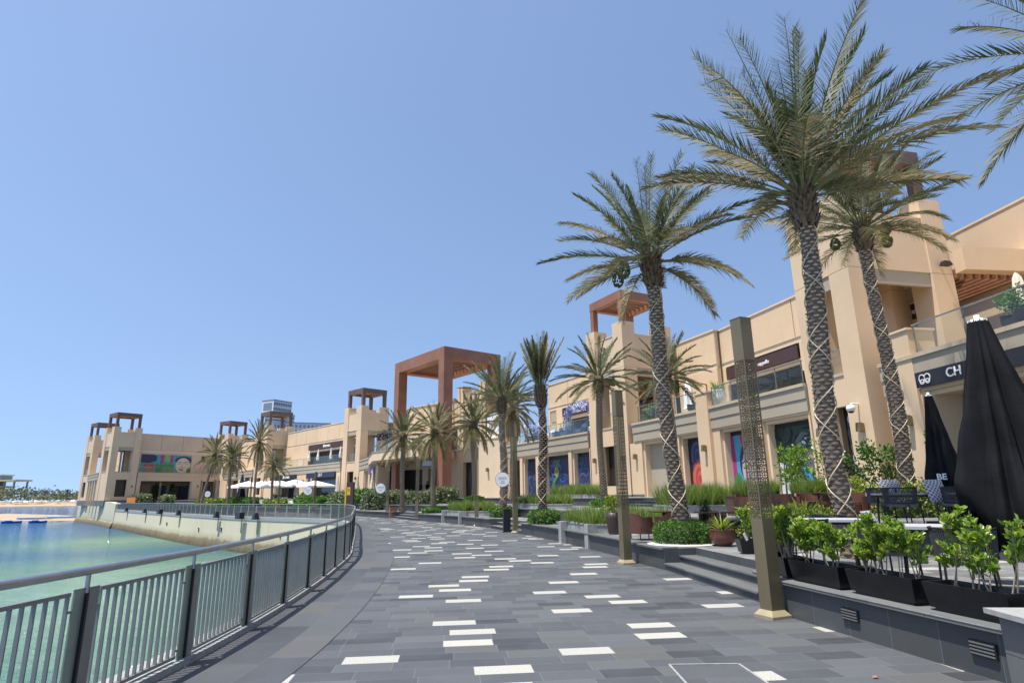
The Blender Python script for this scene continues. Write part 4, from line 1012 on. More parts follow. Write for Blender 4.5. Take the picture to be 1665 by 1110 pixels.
def round_sign(x, y, z, side, label, sc=1.):
    r = thing('round_sign', label, 'sign', (x, y, z), 0, 'round white signs on the lamps')
    mb = MB(); rows = [[(.36 * sc * k * cos(2 * pi * j / 32), yy, .36 * sc * k * sin(2 * pi * j / 32)) for j in range(32)] for k, yy in ((1, .02), (1, -.02))]
    mb.grid(rows, 'dark', closed=True, smooth=False); mb.cap(rows[0], 'dark'); mb.build('sign_rim', r)
    mb = MB(); mb.face([(.345 * sc * cos(2 * pi * j / 32), -.024, .345 * sc * sin(2 * pi * j / 32)) for j in range(32)], 'white'); mb.build('sign_face', r)
    for k, zz in enumerate((.29, -.29)): 
        mb = MB(); mb.tube([(side * .2 * sc, .0, zz * sc), (side * .62 * sc, 0, zz * sc)], .012, 'dark', 6); mb.build('bracket', r)
    for k, (s, zz, sz) in enumerate((('FOUNTAIN', .09, .075), ('WALK THIS WAY', .02, .06), ('marina', -.08, .07), ('parking', -.16, .07))):
        o = text_obj(s, sz * sc, 'm_grey', 'lettering', r, .001); facing(o, (0, -.027, zz * sc), (1, 0), (0, -1))
    return r
round_sign(-.50, 27.35, 2.28, 1, 'larger round white sign with small grey lines of text, on the third lamp', .9)
round_sign(-10.5, 48.6, 2.22, 1, 'small round white sign at the silver hedge, left of the entrance', 1.1)
round_sign(-21.5, 64.4, 2.25, 1, 'far round white sign in front of the white parasols', 1.2)
round_sign(-43.6, 87.9, 2.2, 1, 'farthest round white sign, under the leaning palm', 1.2)
# wayfinding totem
r = thing('wayfinding_totem', 'tall dark brown totem with a yellow edge at the bend of the railing', 'sign', (-14.9, 56.3, 0), -.35)
mb = MB(); mb.box(-.36, .36, -.12, .12, 0, 2.9, 'sign_brown'); mb.build('body', r); mb = MB(); mb.box(-.5, -.362, -.13, .13, 0, 2.5, 'yellow'); mb.build('yellow_edge', r)
mb = MB(); mb.box(-.30, .05, -.132, -.122, 1.75, 2.45, 'yellow'); mb.build('direction_panel', r)
o = text_obj('P', .4, 'sign_brown', 'lettering', r, .002); facing(o, (-.12, -.135, 2.15), (1, 0), (0, -1))
r = thing('litter_bin', 'small rust brown bin beside the lamp with the small round sign', 'bin', (-9.3, 47.75, 0), .3)
mb = MB(); mb.box(-.28, .28, -.28, .28, 0, .85, 'rust'); mb.build('bin_body', r); mb = MB(); mb.box(-.30, .30, -.30, .30, .86, .91, 'dark'); mb.build('lid', r)
r = thing('display_stand', 'slim black board standing behind the lamp with the larger round sign', 'stand', (-.35, 28.2, 0), .2)
mb = MB(); mb.box(-.16, .16, -.12, .12, 0, 1.0, 'dark'); mb.build('body', r); mb = MB(); mb.box(-.2, .2, -.16, .16, 0, .03, 'dark'); mb.build('foot', r)

# ------------------------------------------------------------ quay railing
RL = thing('quay_railing', 'grey steel railing with upright bars curving along the quay edge', 'railing', (-3.5, 8, 0)); RO = Vector((-3.5, 8, 0))
def post_mb():
    mb = MB(); mb.box(-.125, -.012, -.006, .008, .02, .97, 'rail_green'); mb.box(.012, .125, -.03, -.016, .02, .97, 'rail_paint'); mb.box(-.012, .012, -.03, .008, .05, .93, 'dark')
    mb.tube([(0, -.01, .93), (0, -.01, 1.07)], .018, 'steel', 8); mb.box(-.14, .14, -.09, .07, .0, .014, 'steel')
    for x in (-.09, .09): mb.tube([(x, -.07, .012), (x, -.07, .03)], .012, 'steel', 6)
    return mb
def panel_mb(L):
    mb = MB(); a = .17; mb.box(a, L - a, -.02, .02, .925, .955, 'rail_paint'); mb.box(a, L - a, -.02, .02, .10, .13, 'rail_paint'); n = 12
    for k in range(n + 1):
        x = a + .01 + (L - 2 * a - .02) * k / n; mb.box(x - .006, x + .006, -.016, .016, .13, .925, 'rail_paint')
    mb.box(.125, a, -.012, .012, .80, .82, 'rail_paint'); mb.box(L - a, L - .125, -.012, .012, .80, .82, 'rail_paint'); mb.box(.125, a, -.012, .012, .16, .18, 'rail_paint'); mb.box(L - a, L - .125, -.012, .012, .16, .18, 'rail_paint')
    return mb
pp = None; pn = None
for i in range(len(rail) - 1):
    a, b = rail[i], rail[i + 1]; t = b - a; ang = math.atan2(t.y, t.x)
    if pp is None: pp = post_mb().build('post', RL); pn = panel_mb(1.6).build('panel', RL); p_, q_ = pp, pn
    else: p_ = pp.copy(); COL.objects.link(p_); p_.parent = RL; q_ = pn.copy(); COL.objects.link(q_); q_.parent = RL
    p_.location = a - RO; p_.rotation_euler = (0, 0, ang); q_.location = a - RO + Vector((0, 0, .0)); q_.rotation_euler = (0, 0, ang)
    q_.scale = (t.length / 1.6, 1, 1)
mb = MB(); mb.tube([p - RO + Vector((0, 0, 1.095)) for p in railf], .034, 'steel', 12); mb.build('handrail', RL)
mb = MB()
lo = offset_line(railf, .05); hi = offset_line(railf, -.03); mb.grid([[tuple(p - RO + Vector((0, 0, .004))) for p in hi], [tuple(p - RO + Vector((0, 0, .055))) for p in hi], [tuple(p - RO + Vector((0, 0, .055))) for p in lo], [tuple(p - RO + Vector((0, 0, .004))) for p in lo]], 'dark', smooth=False); mb.build('foot_rail', RL)
# floodlights bracketed to the quay wall
names = ['floodlight on the quay wall nearest the railing bend', 'square floodlight second from the railing bend', 'quay floodlight in front of the white low sofas', 'quay floodlight below the leaning palm pair', 'boxy quay floodlight beside a white fitting', 'quay floodlight below the wide far mural', 'farthest quay floodlight, at the end of the railing']
for k, (x, y, box) in enumerate(((-20.5, 51.8, 0), (-22.6, 53.6, 1), (-26.6, 57.8, 0), (-35.4, 67.6, 0), (-41.3, 74.4, 1), (-47.2, 81.3, 0), (-56.4, 92.2, 0))):
    r = thing('floodlight', names[k], 'floodlight', (x - .35, y - .35, -.25), math.atan2(-.7, -.7), 'black floodlights along the quay wall')
    mb = MB(); mb.tube([(.3, 0, -1.0), (.3, 0, .25), (.45, 0, .32)], .05, 'taupe', 6); mb.build('bracket', r)
    mb = MB(); mb.rbox((.5, 0, .42), (.22, .5 if box else .30, .26), 'dark', 0, .9 if box else .55); mb.build('lamp_head', r)

# small dark spouts set in the quay wall
sp0 = None
for i, (k, z) in enumerate(((34, -1.0), (37, -1.1), (44, -1.0), (48, -1.2), (56, -1.0))):
    q = rail[k] + (offset_line(rail, .36)[k] - rail[k]); t = (rail[k + 1] - rail[k]).normalized()
    if sp0 is None:
        sp0 = thing('wall_spout', 'small dark spout sticking out of the cream quay wall', 'spout', q, 0, 'small spouts on the quay wall'); mb = MB(); mb.tube([(0, 0, 0), (0, 0, -.35)], .07, 'dark', 6); mb.tube([(0, 0, 0), (-.12, 0, .02)], .05, 'dark', 6); mb.build('pipe', sp0); o = sp0
    else: o = dup(sp0)
    o.location = (q.x, q.y, z); o.rotation_euler = (0, 0, math.atan2(t.x, -t.y) + pi)
# ------------------------------------------------------------ date palms
def make_palm(label, loc, H, r, L, nf, nl, seed, spread=1., lean=(0, 0), rope=True, scars=True, w=.022, dry=.25, bark='bark', low=-25, fruit=0, name='date_palm', boots=True, bow=.0):
    R = random.Random(seed); root = thing(name, label, 'palm tree', loc, 0, 'date palms along the promenade')
    def ctr(t):
        return Vector((lean[0] * t + bow * sin(pi * t) + .05 * sin(7 * t + seed), lean[1] * t + .05 * sin(5 * t + 2 * seed), H * t))
    def rad(t): return r * (1.12 - .2 * t + .07 * sin(9 * t + seed) + (.25 * max(0, .06 - t) / .06))
    N = 26; hb = .9 if boots else .3; top = 1 - hb / H
    mb = MB(); rows = []
    for i in range(N + 1):
        t = top * i / N; c = ctr(t); rows.append([c + Vector((cos(a), sin(a), 0)) * rad(t) * (1 + .03 * R.uniform(-1, 1)) for a in [2 * pi * k / 14 for k in range(14)]])
    mb.grid(rows, bark, closed=True); tr = mb.build('trunk', root)
    if scars:
        mb = MB(); dz = .098 * r / .2; nr = int(H * top / dz); na = 6
        for j in range(nr):
            for k in range(na):
                t = (j + .3 * R.random()) * dz / H; c = ctr(t); q = rad(t); a = 2 * pi * (k + .5 * (j % 2)) / na + R.uniform(-.07, .07); hw = pi / na * R.uniform(.62, .88); hh = dz * R.uniform(.17, .27)
                P = lambda da, z, k_: c + Vector((cos(a + da), sin(a + da), 0)) * q * k_ + Vector((0, 0, z))
                o1 = R.uniform(1.12, 1.24)
                lens = [P(-hw, .2 * hh, 1.03), P(-hw * .5, -hh * .8, 1.05), P(hw * .5, -hh * .8, 1.05), P(hw, .2 * hh, 1.03), P(hw * .55, hh, o1), P(-hw * .55, hh, o1)]
                mb.face(lens, 'scar'); mb.face([lens[0], lens[5], P(-hw * .4, hh * 1.5, .98)], bark); mb.face([lens[5], lens[4], P(hw * .4, hh * 1.5, .98), P(-hw * .4, hh * 1.5, .98)], bark); mb.face([lens[4], lens[3], P(hw * .4, hh * 1.5, .98)], bark)
                lo_ = P(0, -hh * 2.2, 1.0); mb.face([lens[1], lo_, lens[2]], bark)
        mb.build('leaf_scars', tr)
    if rope:
        for k, (ph, sg) in enumerate(((0, 1), (2.1, -1), (4.0, 1))):
            pts = []
            turns = H / 1.15 * .8
            for i in range(90):
                t = top * i / 89; a = ph + sg * 2 * pi * turns * t + .3 * sin(11 * t + k); pts.append(ctr(t) + Vector((cos(a), sin(a), 0)) * rad(t) * 1.17)
            mb = MB(); mb.tube(pts, .012, 'cord', 5); mb.build('rope_light', root)
    ct = ctr(1.0)
    if boots:
        mb = MB(); rows = []
        for i in range(7):
            t = top + (1 - top) * i / 6; c = ctr(t); q = r * (1.0 + .32 * sin(pi * (i + 1.2) / 7.5)); rows.append([c + Vector((cos(a), sin(a), 0)) * q for a in [2 * pi * k / 12 for k in range(12)]])
        mb.grid(rows, 'boot', closed=True); mb.cap(rows[-1], 'boot')
        for j in range(11):
            for k in range(9):
                t = top + (1 - top) * (j - 1.0) / 11; c = ctr(t); a = 2 * pi * (k + .5 * (j % 2)) / 9 + R.uniform(-.15, .15); q = r * (1.04 + .30 * sin(pi * (j + 1) / 12.)); l = R.uniform(.14, .30) * (r / .2) ** .5; o_ = R.uniform(.05, .14); hw = .052
                d = Vector((cos(a), sin(a), 0)); x = Vector((-sin(a), cos(a), 0)); b = c + d * q
                tip = b + d * o_ + Vector((0, 0, l))
                mb.face([b - x * hw, b + x * hw, tip + x * hw * .5, tip - x * hw * .5], 'boot'); mb.face([b - x * hw, tip - x * hw * .5, b - d * .05 + Vector((0, 0, l * .5))], 'bark'); mb.face([tip + x * hw * .5, b + x * hw, b - d * .05 + Vector((0, 0, l * .5))], 'bark'); mb.face([tip - x * hw * .5, tip + x * hw * .5, b - d * .05 + Vector((0, 0, l * .5))], 'scar')
        mb.build('leaf_base', root)
    # crown
    mb = MB(); g = 2.39996
    for i in range(nf):
        f = (i + .5) / nf; az = i * g + R.uniform(-.25, .25)
        phi = radians(86 - (86 - low) * spread * f ** 1.15 + R.uniform(-7, 7)); Lf = L * R.uniform(.82, 1.08) * (.88 + .12 * min(1, f * 3)) * (1 - .16 * max(0, f - .75) * 4)
        bend = radians(R.uniform(18, 44)) * (.55 + .6 * cos(phi)) * (spread ** .5); old = min(1, max(0, dry * (.25 + 1.35 * f ** 2) + R.uniform(-.15, .2) + (.5 if R.random() < .12 else 0)))
        h0 = Vector((cos(az), sin(az), 0)); side = Vector((-sin(az), cos(az), 0)); tw = R.uniform(-.35, .35)
        p = ct + h0 * r * .55 + Vector((0, 0, -.25 * f - .05)); NS = 12; P = [p]; T = []; ph_s = R.uniform(-.12, .12)
        for s in range(NS):
            u = (s + .5) / NS; pt = phi - bend * u ** 1.4; hd = (h0 + side * ph_s * u * 1.5).normalized(); d = hd * cos(pt) + Vector((0, 0, sin(pt))); T.append(d); P.append(P[-1] + d * (Lf / NS))
        n0 = len(mb.v); mb.tube(P, [max(.004, .026 * (L / 3.2) * (1 - .88 * k / NS)) for k in range(NS + 1)], 'petiole', 4, caps=False); mb.t.extend([.5] * (len(mb.v) - n0))
        for k in range(nl):
            u = .22 + .78 * (k + R.random() * .6) / nl; s = min(NS - 1, int(u * NS)); q = P[s] + (P[s + 1] - P[s]) * (u * NS - s); t = T[s]; x = t.cross(Vector((0, 0, 1)))
            if x.length < .03: x = side.copy()
            x.normalize(); n = x.cross(t); x2 = x * cos(tw * u) + n * sin(tw * u); n2 = n * cos(tw * u) - x * sin(tw * u)
            prof = (.55 + .45 * min(1, (u - .15) / .2)) * (1 - .55 * max(0, (u - .55) / .45)); a = radians(64 - 30 * u)
            for sg in (-1, 1):
                V = radians(R.uniform(6, 30)) if R.random() < .85 else radians(R.uniform(-15, 50)); aa = a + R.uniform(-.14, .14)
                d = t * cos(aa) + (x2 * (sg * cos(V)) + n2 * sin(V)) * sin(aa)
                add_blade(mb, q, d, .185 * L * prof * R.uniform(.8, 1.12), w * R.uniform(.75, 1.2), 'frond', min(1, max(0, R.gauss(.22, .12) + .75 * old * R.uniform(.5, 1.3))), R.uniform(.02, .16) + .35 * old ** 2, x=(n2 * .75 + t.cross(d) * .5))
    mb.build('crown', root)
    for k in range(fruit):
        az = R.uniform(0, 6.3) if k else 2.7; d = Vector((cos(az), sin(az), 0)); q = ct + Vector((0, 0, -.25)); e = q + d * (.75 + .2 * R.random()) + Vector((0, 0, -.05)); mb = MB()
        mb.tube([q, q + d * .35 + Vector((0, 0, .14)), e, e + d * .06 + Vector((0, 0, -.2))], .015, 'petiole', 5)
        for j in range(110): v = rvec(R); c = e + Vector((0, 0, -.30)) + Vector((v.x * .14, v.y * .14, v.z * .2)); mb.rbox(c, (.017, .017, .024), 'fruit')
        mb.build('fruit_cluster', root)
    return root
make_palm('largest date palm with rope lights round its trunk, nearest the camera at right', (6.15, 11.5, Z1), 7.4, .165, 3.5, 48, 68, 3, .92, (0, 0), w=.026, bow=-.10, dry=.42, low=6)
make_palm('tall slim date palm right of the largest palm, in front of the near tower', (11.15, 17.5, Z2), 8.95, .17, 3.0, 42, 58, 5, 1.0, (0, 0), w=.026, dry=.55, low=-12, fruit=3)
make_palm('tall date palm rising from the round green hedge in the middle of the view', (3.98, 15.0, Z1), 7.4, .165, 2.75, 44, 62, 8, 1.0, (-.30, 0), w=.026, dry=.5, low=-14, fruit=2)
make_palm('date palm at the right edge of the view, only its fronds showing', (10.75, 9.4, Z2), 8.6, .2, 2.9, 30, 52, 12, 1., rope=False, w=.026, dry=.25, low=-30)
second = make_palm('short date palm in front of the tower with the brown frame', (4.75, 33., Z3 - .45), 7.1, .165, 2.55, 38, 46, 14, 1.0, rope=False, w=.034, low=-28, dry=.3)
make_palm('slim date palm with its fronds tied up in a tight tuft', (1.22, 25.6, Z1), 5.75, .165, 2.35, 36, 46, 16, .20, w=.03, bark='bark_dark', low=10, dry=.6)
make_palm('date palm with upright fronds behind the larger round white sign', (-.58, 33.4, Z1), 6.5, .175, 2.7, 36, 44, 18, .8, w=.034, low=-25, dry=.5)
shared = make_palm('date palm left of the red brown entrance post, small hedge at its foot', (-5.6, 43, Z1), 5.7, .165, 2.5, 44, 42, 21, 1.15, rope=False, w=.042, low=-42, dry=.85)
for x, y, z, s, rz, lb in ((-8.7, 48, Z1, 1.03, 1.2, 'leftmost date palm before the entrance balcony'), (-2.75, 42.3, Z3 - .4, 1.0, 2.5, 'date palm in front of the narrow dark doorway'), (-.1, 48, Z3 - .1, (1.05, 1.05, 1.28), 4.1, 'thin date palm standing behind the one with upright fronds'),
                           (-32.6, 70.5, .3, (.88, .88, 1.04), 3.3, 'left distant palm with the broad drooping crown'), (-33.2, 79, .3, (.80, .80, 1.5), .6, 'tallest distant palm, before the far tower with a brown frame'), (-29.6, 75.5, .3, (.86, .86, .92), 1.9, 'lowest distant palm, yellowish, beside the far sign')):
    dup(shared, (x, y, z), rz, lb, s)
dup(second, (7.95, 30.2, Z2), 2.2, 'date palm whose trunk hides behind the tall middle palm', .93)
o = dup(shared, (-38.2, 75.5, .2), 2.2, 'distant palm with a leaning trunk before the pink mural', (.85, .85, 1.22)); o.rotation_euler = (0, radians(10), 2.2); o.rotation_euler = Matrix.Rotation(radians(9), 3, 'Y').to_euler()

# ------------------------------------------------------------ clipped hedges, grasses, shrubs
def hedge(label, x, y, z, hx, hy, h, rz, mat, n, L, w, seed, grp='clipped hedges', cat='hedge', rd=.2, core=True, ylw=0.):
    R = random.Random(seed); r = thing('clipped_hedge', label, cat, (x, y, z), rz, grp)
    mb = MB(); leaf_box(mb, R, hx, hy, h, n, L, w, mat, rd, min(.05, h * .06), ylw=ylw); mb.build('foliage', r)
    mb = MB()
    for _ in range(8): a, b = R.uniform(-hx * .6, hx * .6), R.uniform(-hy * .6, hy * .6); mb.tube([(a, b, 0), (a * 1.1, b * 1.1, h * .5), (a * 1.2, b * 1.2, h * .8)], [.02, .015, .006], 'stem', 5)
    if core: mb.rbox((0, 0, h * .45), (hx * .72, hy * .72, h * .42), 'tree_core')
    mb.build('branches', r); return r
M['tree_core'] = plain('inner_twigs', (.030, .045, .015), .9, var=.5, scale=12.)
def round_hedge(label, x, y, z, r_, h, n, L, w, seed, mat='hedge'):
    R = random.Random(seed); r = thing('round_hedge', label, 'hedge', (x, y, z), 0, 'round hedges at the palm feet'); mb = MB()
    for _ in range(n):
        a = R.uniform(0, 2 * pi); top = R.random() < .45; q = r_ * (sqrt(R.random()) if top else 1); zz = h * (1 - .18 * (q / r_) ** 4) if top else R.uniform(.02, .92) * h
        q *= 1 - .10 * max(0, zz / h - .7) / .3; p = Vector((q * cos(a), q * sin(a), zz + R.gauss(0, .02))) * 1.; nn = Vector((0, 0, 1)) if top else Vector((cos(a), sin(a), .3))
        p += nn * (R.gauss(0, .025) + .035 * sin(a * 9) * sin(zz * 14)); add_leaf(mb, p, nn * .8 + rvec(R) + Vector((0, 0, .3)), rvec(R, .8), L * R.uniform(.6, 1.2), w * R.uniform(.7, 1.2), mat, min(1, max(0, R.gauss(.45, .22))))
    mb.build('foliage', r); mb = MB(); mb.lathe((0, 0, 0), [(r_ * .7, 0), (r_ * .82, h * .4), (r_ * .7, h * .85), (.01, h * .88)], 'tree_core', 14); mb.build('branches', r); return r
round_hedge('bright round hedge at the foot of the tall middle palm', 3.98, 15.0, Z1, .62, .46, 3600, .055, .034, 31)
round_hedge('round hedge at the foot of the palm with the tied up tuft', 1.22, 25.6, Z1,   .62, .5, 1500, .085, .06, 32)
round_hedge('round hedge at the foot of the palm behind the larger round sign', -.58, 33.4, Z1, .72, .45, 800, .12, .075, 33)
round_hedge('low round hedge before the tower with the brown frame', 4.75, 33., Z2, .65, .35, 700, .12, .075, 34)
round_hedge('low round hedge left of the entrance post', -5.6, 43., Z1, .7, .32, 500, .15, .09, 35)
round_hedge('low round hedge in front of the narrow dark doorway', -2.75, 42.3, Z3 - .4, .7, .5, 500, .15, .09, 36)
mb = MB(); mb.lathe((3.95, 14.95, Z1), [(.80, .013), (.7, .03), (.01, .04)], 'pebble', 26); tag(mb.build('gravel_ring'), None, None, None, 'stuff')

def planter_bed(label, poly, z0, h, seed, n, gl, kind='grass', wallm='concrete', name='planter_bed', ends=(), gmat='grass', gw=.012, cap=True):
    """low stone bed, clumps of tall grass inside; the grass is countless blades in one part"""
    R = random.Random(seed); c = Vector((sum(p[0] for p in poly) / len(poly), sum(p[1] for p in poly) / len(poly), z0)); r = thing(name, label, 'planter', c, 0, 'stone beds of grass')
    P = [(x - c.x, y - c.y) for x, y in poly]
    a = sum(P[i][0] * P[(i + 1) % len(P)][1] - P[(i + 1) % len(P)][0] * P[i][1] for i in range(len(P)))
    if a < 0: P = P[::-1]
    mb = MB(); mb.prism(P, -.02, h, 'soil', wallm)
    for p, q in zip(P, P[1:] + P[:1]):
        p, q = Vector((*p, h + .012)), Vector((*q, h + .012)); d = (q - p).normalized(); nn = Vector((-d.y, d.x, 0)) * .07
        mb.beam(p + nn, q + nn, .18, .045, wallm)
    mb.build('stone_wall', r)
    for (x, y, s, zb, zt) in ends:
        mb = MB(); mb.rbox((x - c.x, y - c.y, (zb + zt) / 2 - z0), (s, s, (zt - zb) / 2), wallm, .2); mb.build('end_block', r)
    mb = MB(); xs = [p[0] for p in P]; ys = [p[1] for p in P]
    def inside(x, y): return all((P[(i + 1) % len(P)][0] - P[i][0]) * (y - P[i][1]) - (P[(i + 1) % len(P)][1] - P[i][1]) * (x - P[i][0]) > .1 for i in range(len(P)))
    cl = []
    for _ in range(4000):
        x, y = R.uniform(min(xs), max(xs)), R.uniform(min(ys), max(ys))
        if inside(x, y) and all((x - u) ** 2 + (y - v) ** 2 > .09 for u, v, _ in cl): cl.append((x, y, R.uniform(.75, 1.1)))
        if len(cl) > n / 28: break
    for k in range(int(n * 1.7)):
        x, y, s = R.choice(cl); a = R.uniform(0, 6.3); q = R.uniform(0, .12); sp = R.uniform(.1, .65); d = Vector((cos(a) * sp, sin(a) * sp, 1))
        add_blade(mb, Vector((x + q * cos(a), y + q * sin(a), h)), d, gl * s * R.uniform(.7, 1.2), gw * R.uniform(.7, 1.2), gmat, min(1, max(0, R.gauss(.45, .22))), R.uniform(.05, .4) * sp)
    o = mb.build('grass', r); o['kind'] = 'stuff'; return r
planter_bed('pale stone bed with loose tall grass between the second and third lamps', [(2.33, 19.25), (4.75, 18.9), (4.3, 21.6), (1.75, 21.75)], Z1, .24, 41, 3000, .62, ends=((2.36, 19.35, .17, 0, .72), (1.72, 21.6, .17, 0, .72)), gw=.016)
planter_bed('trimmed grass bed beside the lamp in front of the solid beige bay', [(-2.95, 36.1), (-.9, 35.6), (-1.5, 38.), (-4.2, 38.3)], Z1, .25, 42, 2200, .62, ends=((-3.0, 36.1, .22, 0, .74), (-4.25, 38.4, .22, 0, .74)), gw=.028)
planter_bed('stone bed of trimmed grass just behind the palm with the tied up tuft', [(1.6, 31.5), (2.9, 31.2), (2.7, 34.6), (.2, 35.2)], Z2, .2, 43, 2000, .62, gw=.026)
planter_bed('stone bed of trimmed grass below the blue murals', [(5.0, 37.8), (5.9, 39), (4.3, 43.6), (2.4, 43.3)], Z3, .18, 44, 2200, .75, gw=.03)
planter_bed('grass bed behind the tall middle palm, right of the upper steps', [(5.6, 22.2), (8.2, 22.4), (8.0, 24.), (5.3, 23.6)], Z2, .25, 45, 2600, .85, gw=.022)
planter_bed('grass bed in front of the rose mural', [(7.9, 27.2), (9.3, 27.5), (8.6, 29.2), (7.6, 28.8)], Z2, .4, 46, 1200, .7, gw=.022)
planter_bed('rust brown planter of feathery grass below the face mural', [(6.9, 19.2), (8.5, 19.4), (8.4, 20.1), (6.8, 19.9)], Z2, .58, 47, 1500, .55, wallm='rattan', gw=.016)
planter_bed('rust brown planter of feathery grass below the eye mural', [(8.6, 18.4), (10.2, 18.6), (10.1, 19.3), (8.5, 19.1)], Z2, .58, 48, 1500, .55, wallm='rattan', gw=.016)
for i, (lb, x, y, z, hx, hy, h, rz, m, n, L_, w_) in enumerate((
        ('broad silver green hedge beside the lamp with the small round sign', -11.3, 54.4, Z1, 1.9, .7, 1.45, -.1, 'hedge_pale', 1700, .22, .13), ('silver green hedge between the two palms before the entrance', -8.1, 53.0, Z1, 1.35, .7, 1.35, -.3, 'hedge_pale', 1300, .22, .13),
        ('silver green hedge high at the foot of the red brown post', -6.35, 55.2, Z2, 1.25, .6, 1.25, -.2, 'hedge_pale', 1200, .22, .13), ('dark hedge behind the silver hedge left of the entrance', -14.8, 62., Z2, 1.6, .7, 1.25, -.4, 'hedge', 900, .25, .15),
        ('green hedge under the navy sign, right of the white parasols', -22.5, 69.5, Z1, 3.6, .8, 1.0, -.85, 'hedge', 1800, .26, .16), ('silver hedge behind the totem', -17.6, 64., Z1, 1.6, .8, 1.5, -.7, 'hedge_pale', 1100, .26, .16),
        ('low yellow green hedge in front of the white low sofas', -29, 76, Z1, 3., .7, .8, -.85, 'yleaf', 1200, .28, .17), ('long bright hedge below the leaning palms', -36.4, 83.2, Z1, 4.6, .9, .95, -.8, 'hedge', 1900, .3, .18),
        ('bright hedge left of the leaning palms', -45., 92.6, Z1, 4.2, .9, .9, -.75, 'yleaf', 1600, .32, .2), ('grey green hedge at the foot of the far tower', -64.5, 106.8, .6, 2.6, .8, 1.6, -.7, 'hedge_pale', 1000, .36, .22), ('small grey hedge below the wide far mural', -57.0, 101.5, .8, 1.3, .7, 1.2, -.7, 'hedge_pale', 500, .36, .22))):
    hedge(lb, x, y, z, hx, hy, h, rz, m, n, L_, w_, 50 + i)
hedge('yellow green hedge in a planter at the foot of the tall slim palm', 10.9, 16.9, Z2, 1.15, .35, .78, .05, 'yleaf', 1900, .085, .05, 71)
hedge('yellow green croton row behind the bronze lamp nearest the camera', 6.4, 14.4, Z1, 1.1, .3, .75, -.1, 'yleaf', 1700, .075, .045, 72)
hedge('clipped box hedge on the balcony under the OA sign', 9.3, 40.4, 6.2, .7, .3, .95, -1.2, 'yleaf', 500, .12, .07, 73, 'balcony plants')
def bush(label, x, y, z, h, rx, rz_, n, L, w, seed, mat='shrub', pot=None, stems=4, grp='shrubs by the facade', mu=.4):
    R = random.Random(seed); r = thing('leafy_shrub', label, 'shrub', (x, y, z), 0, grp); mb = MB()
    z0 = .0
    if pot:
        pm, pr, ph = pot; p_ = MB(); p_.lathe((0, 0, 0), [(pr * .72, 0), (pr * .8, ph * .1), (pr, ph * .75), (pr * 1.04, ph), (pr * .9, ph), (pr * .86, ph * .9), (.01, ph * .9)], pm, 20); p_.build('pot', r); z0 = ph
    tips = []
    for k in range(stems):
        a = R.uniform(0, 6.3); q = R.uniform(.2, .6) * rx; p = [(q * .15 * cos(a), q * .15 * sin(a), z0 - .03), (q * .5 * cos(a), q * .5 * sin(a), z0 + h * .35), (q * cos(a), q * sin(a), z0 + h * .75)]; mb.tube(p, [.022, .016, .007], 'stem', 5); tips.append(p[2])
    mb.build('stems', r); mb = MB()
    nb = max(5, stems * 3)
    for k in range(nb):
        a = R.uniform(0, 6.3); q = rx * sqrt(R.random()) * .72; c = (q * cos(a), q * sin(a), z0 + h * R.uniform(.38, .9)); s = R.uniform(.28, .5); leaf_ball(mb, R, c, (rx * s, rx * s, rz_ * s), n // nb, L, w, mat, .2, mu)
    mb.build('foliage', r); return r
bush('bushy green tree in front of the eye mural, left of the others', 9.5, 20.6, Z2, 2.25, .62, .85, 820, .12, .075, 81, 'shrub')
bush('pale leafy tree right of the eye mural', 10.55, 20.4, Z2, 2.3, .55, .85, 700, .11, .07, 82, 'shrub')
bush('dark small tree between the largest palm trunk and the eye mural', 11.2, 20.2, Z2, 1.85, .5, .7, 520, .11, .07, 83, 'tree')
bush('round headed tree before the near tower opening', 12.35, 20.6, Z2 + .2, 2.15, .68, .7, 950, .11, .07, 84, 'hedge')
bush('thin dark shrub against the wall beside the slim palm trunk', 13.0, 20.4, Z2 + .2, 1.7, .32, .9, 600, .11, .07, 85, 'tree')
bush('climbing plant on the pier below the black sign', 13.95, 20.1, Z3 - .1, 2.6, .3, 1.2, 900, .11, .07, 86, 'shrub')
bush('round green bush in a pot on the balcony at the right edge', 15.4, 17.6, 6.2, .9, .55, .6, 700, .1, .06, 87, 'hedge', ('white', .3, .4))
bush('flowering shrub in the tall brown pot', 2.98, 18.7, Z1, .5, .27, .35, 520, .085, .05, 88, 'yleaf', ('pot_brown', .24, .62), grp='potted plants', mu=.55)
bush('small dark cone shrub behind the spiky potted plant', 4.95, 16.2, Z1, .6, .18, .4, 500, .06, .035, 89, 'tree', ('pot_brown', .16, .3), grp='potted plants', mu=.2)
bush('variegated round shrub on the rust brown planter', 9.9, 18.0, Z2, .75, .45, .45, 900, .08, .05, 90, 'yleaf', ('rattan', .3, .3), grp='potted plants', mu=.65)
for i, (x, y) in enumerate(((-31.5, 82.5), (-25.8, 76.5), (-15.8, 60.5))):
    bush(['round clipped shrub below the open white parasols', 'round clipped shrub left of the far round sign', 'round clipped shrub behind the totem'][i], x, y, Z2, .9, .8, .8, 400, .25, .16, 91 + i, 'hedge')
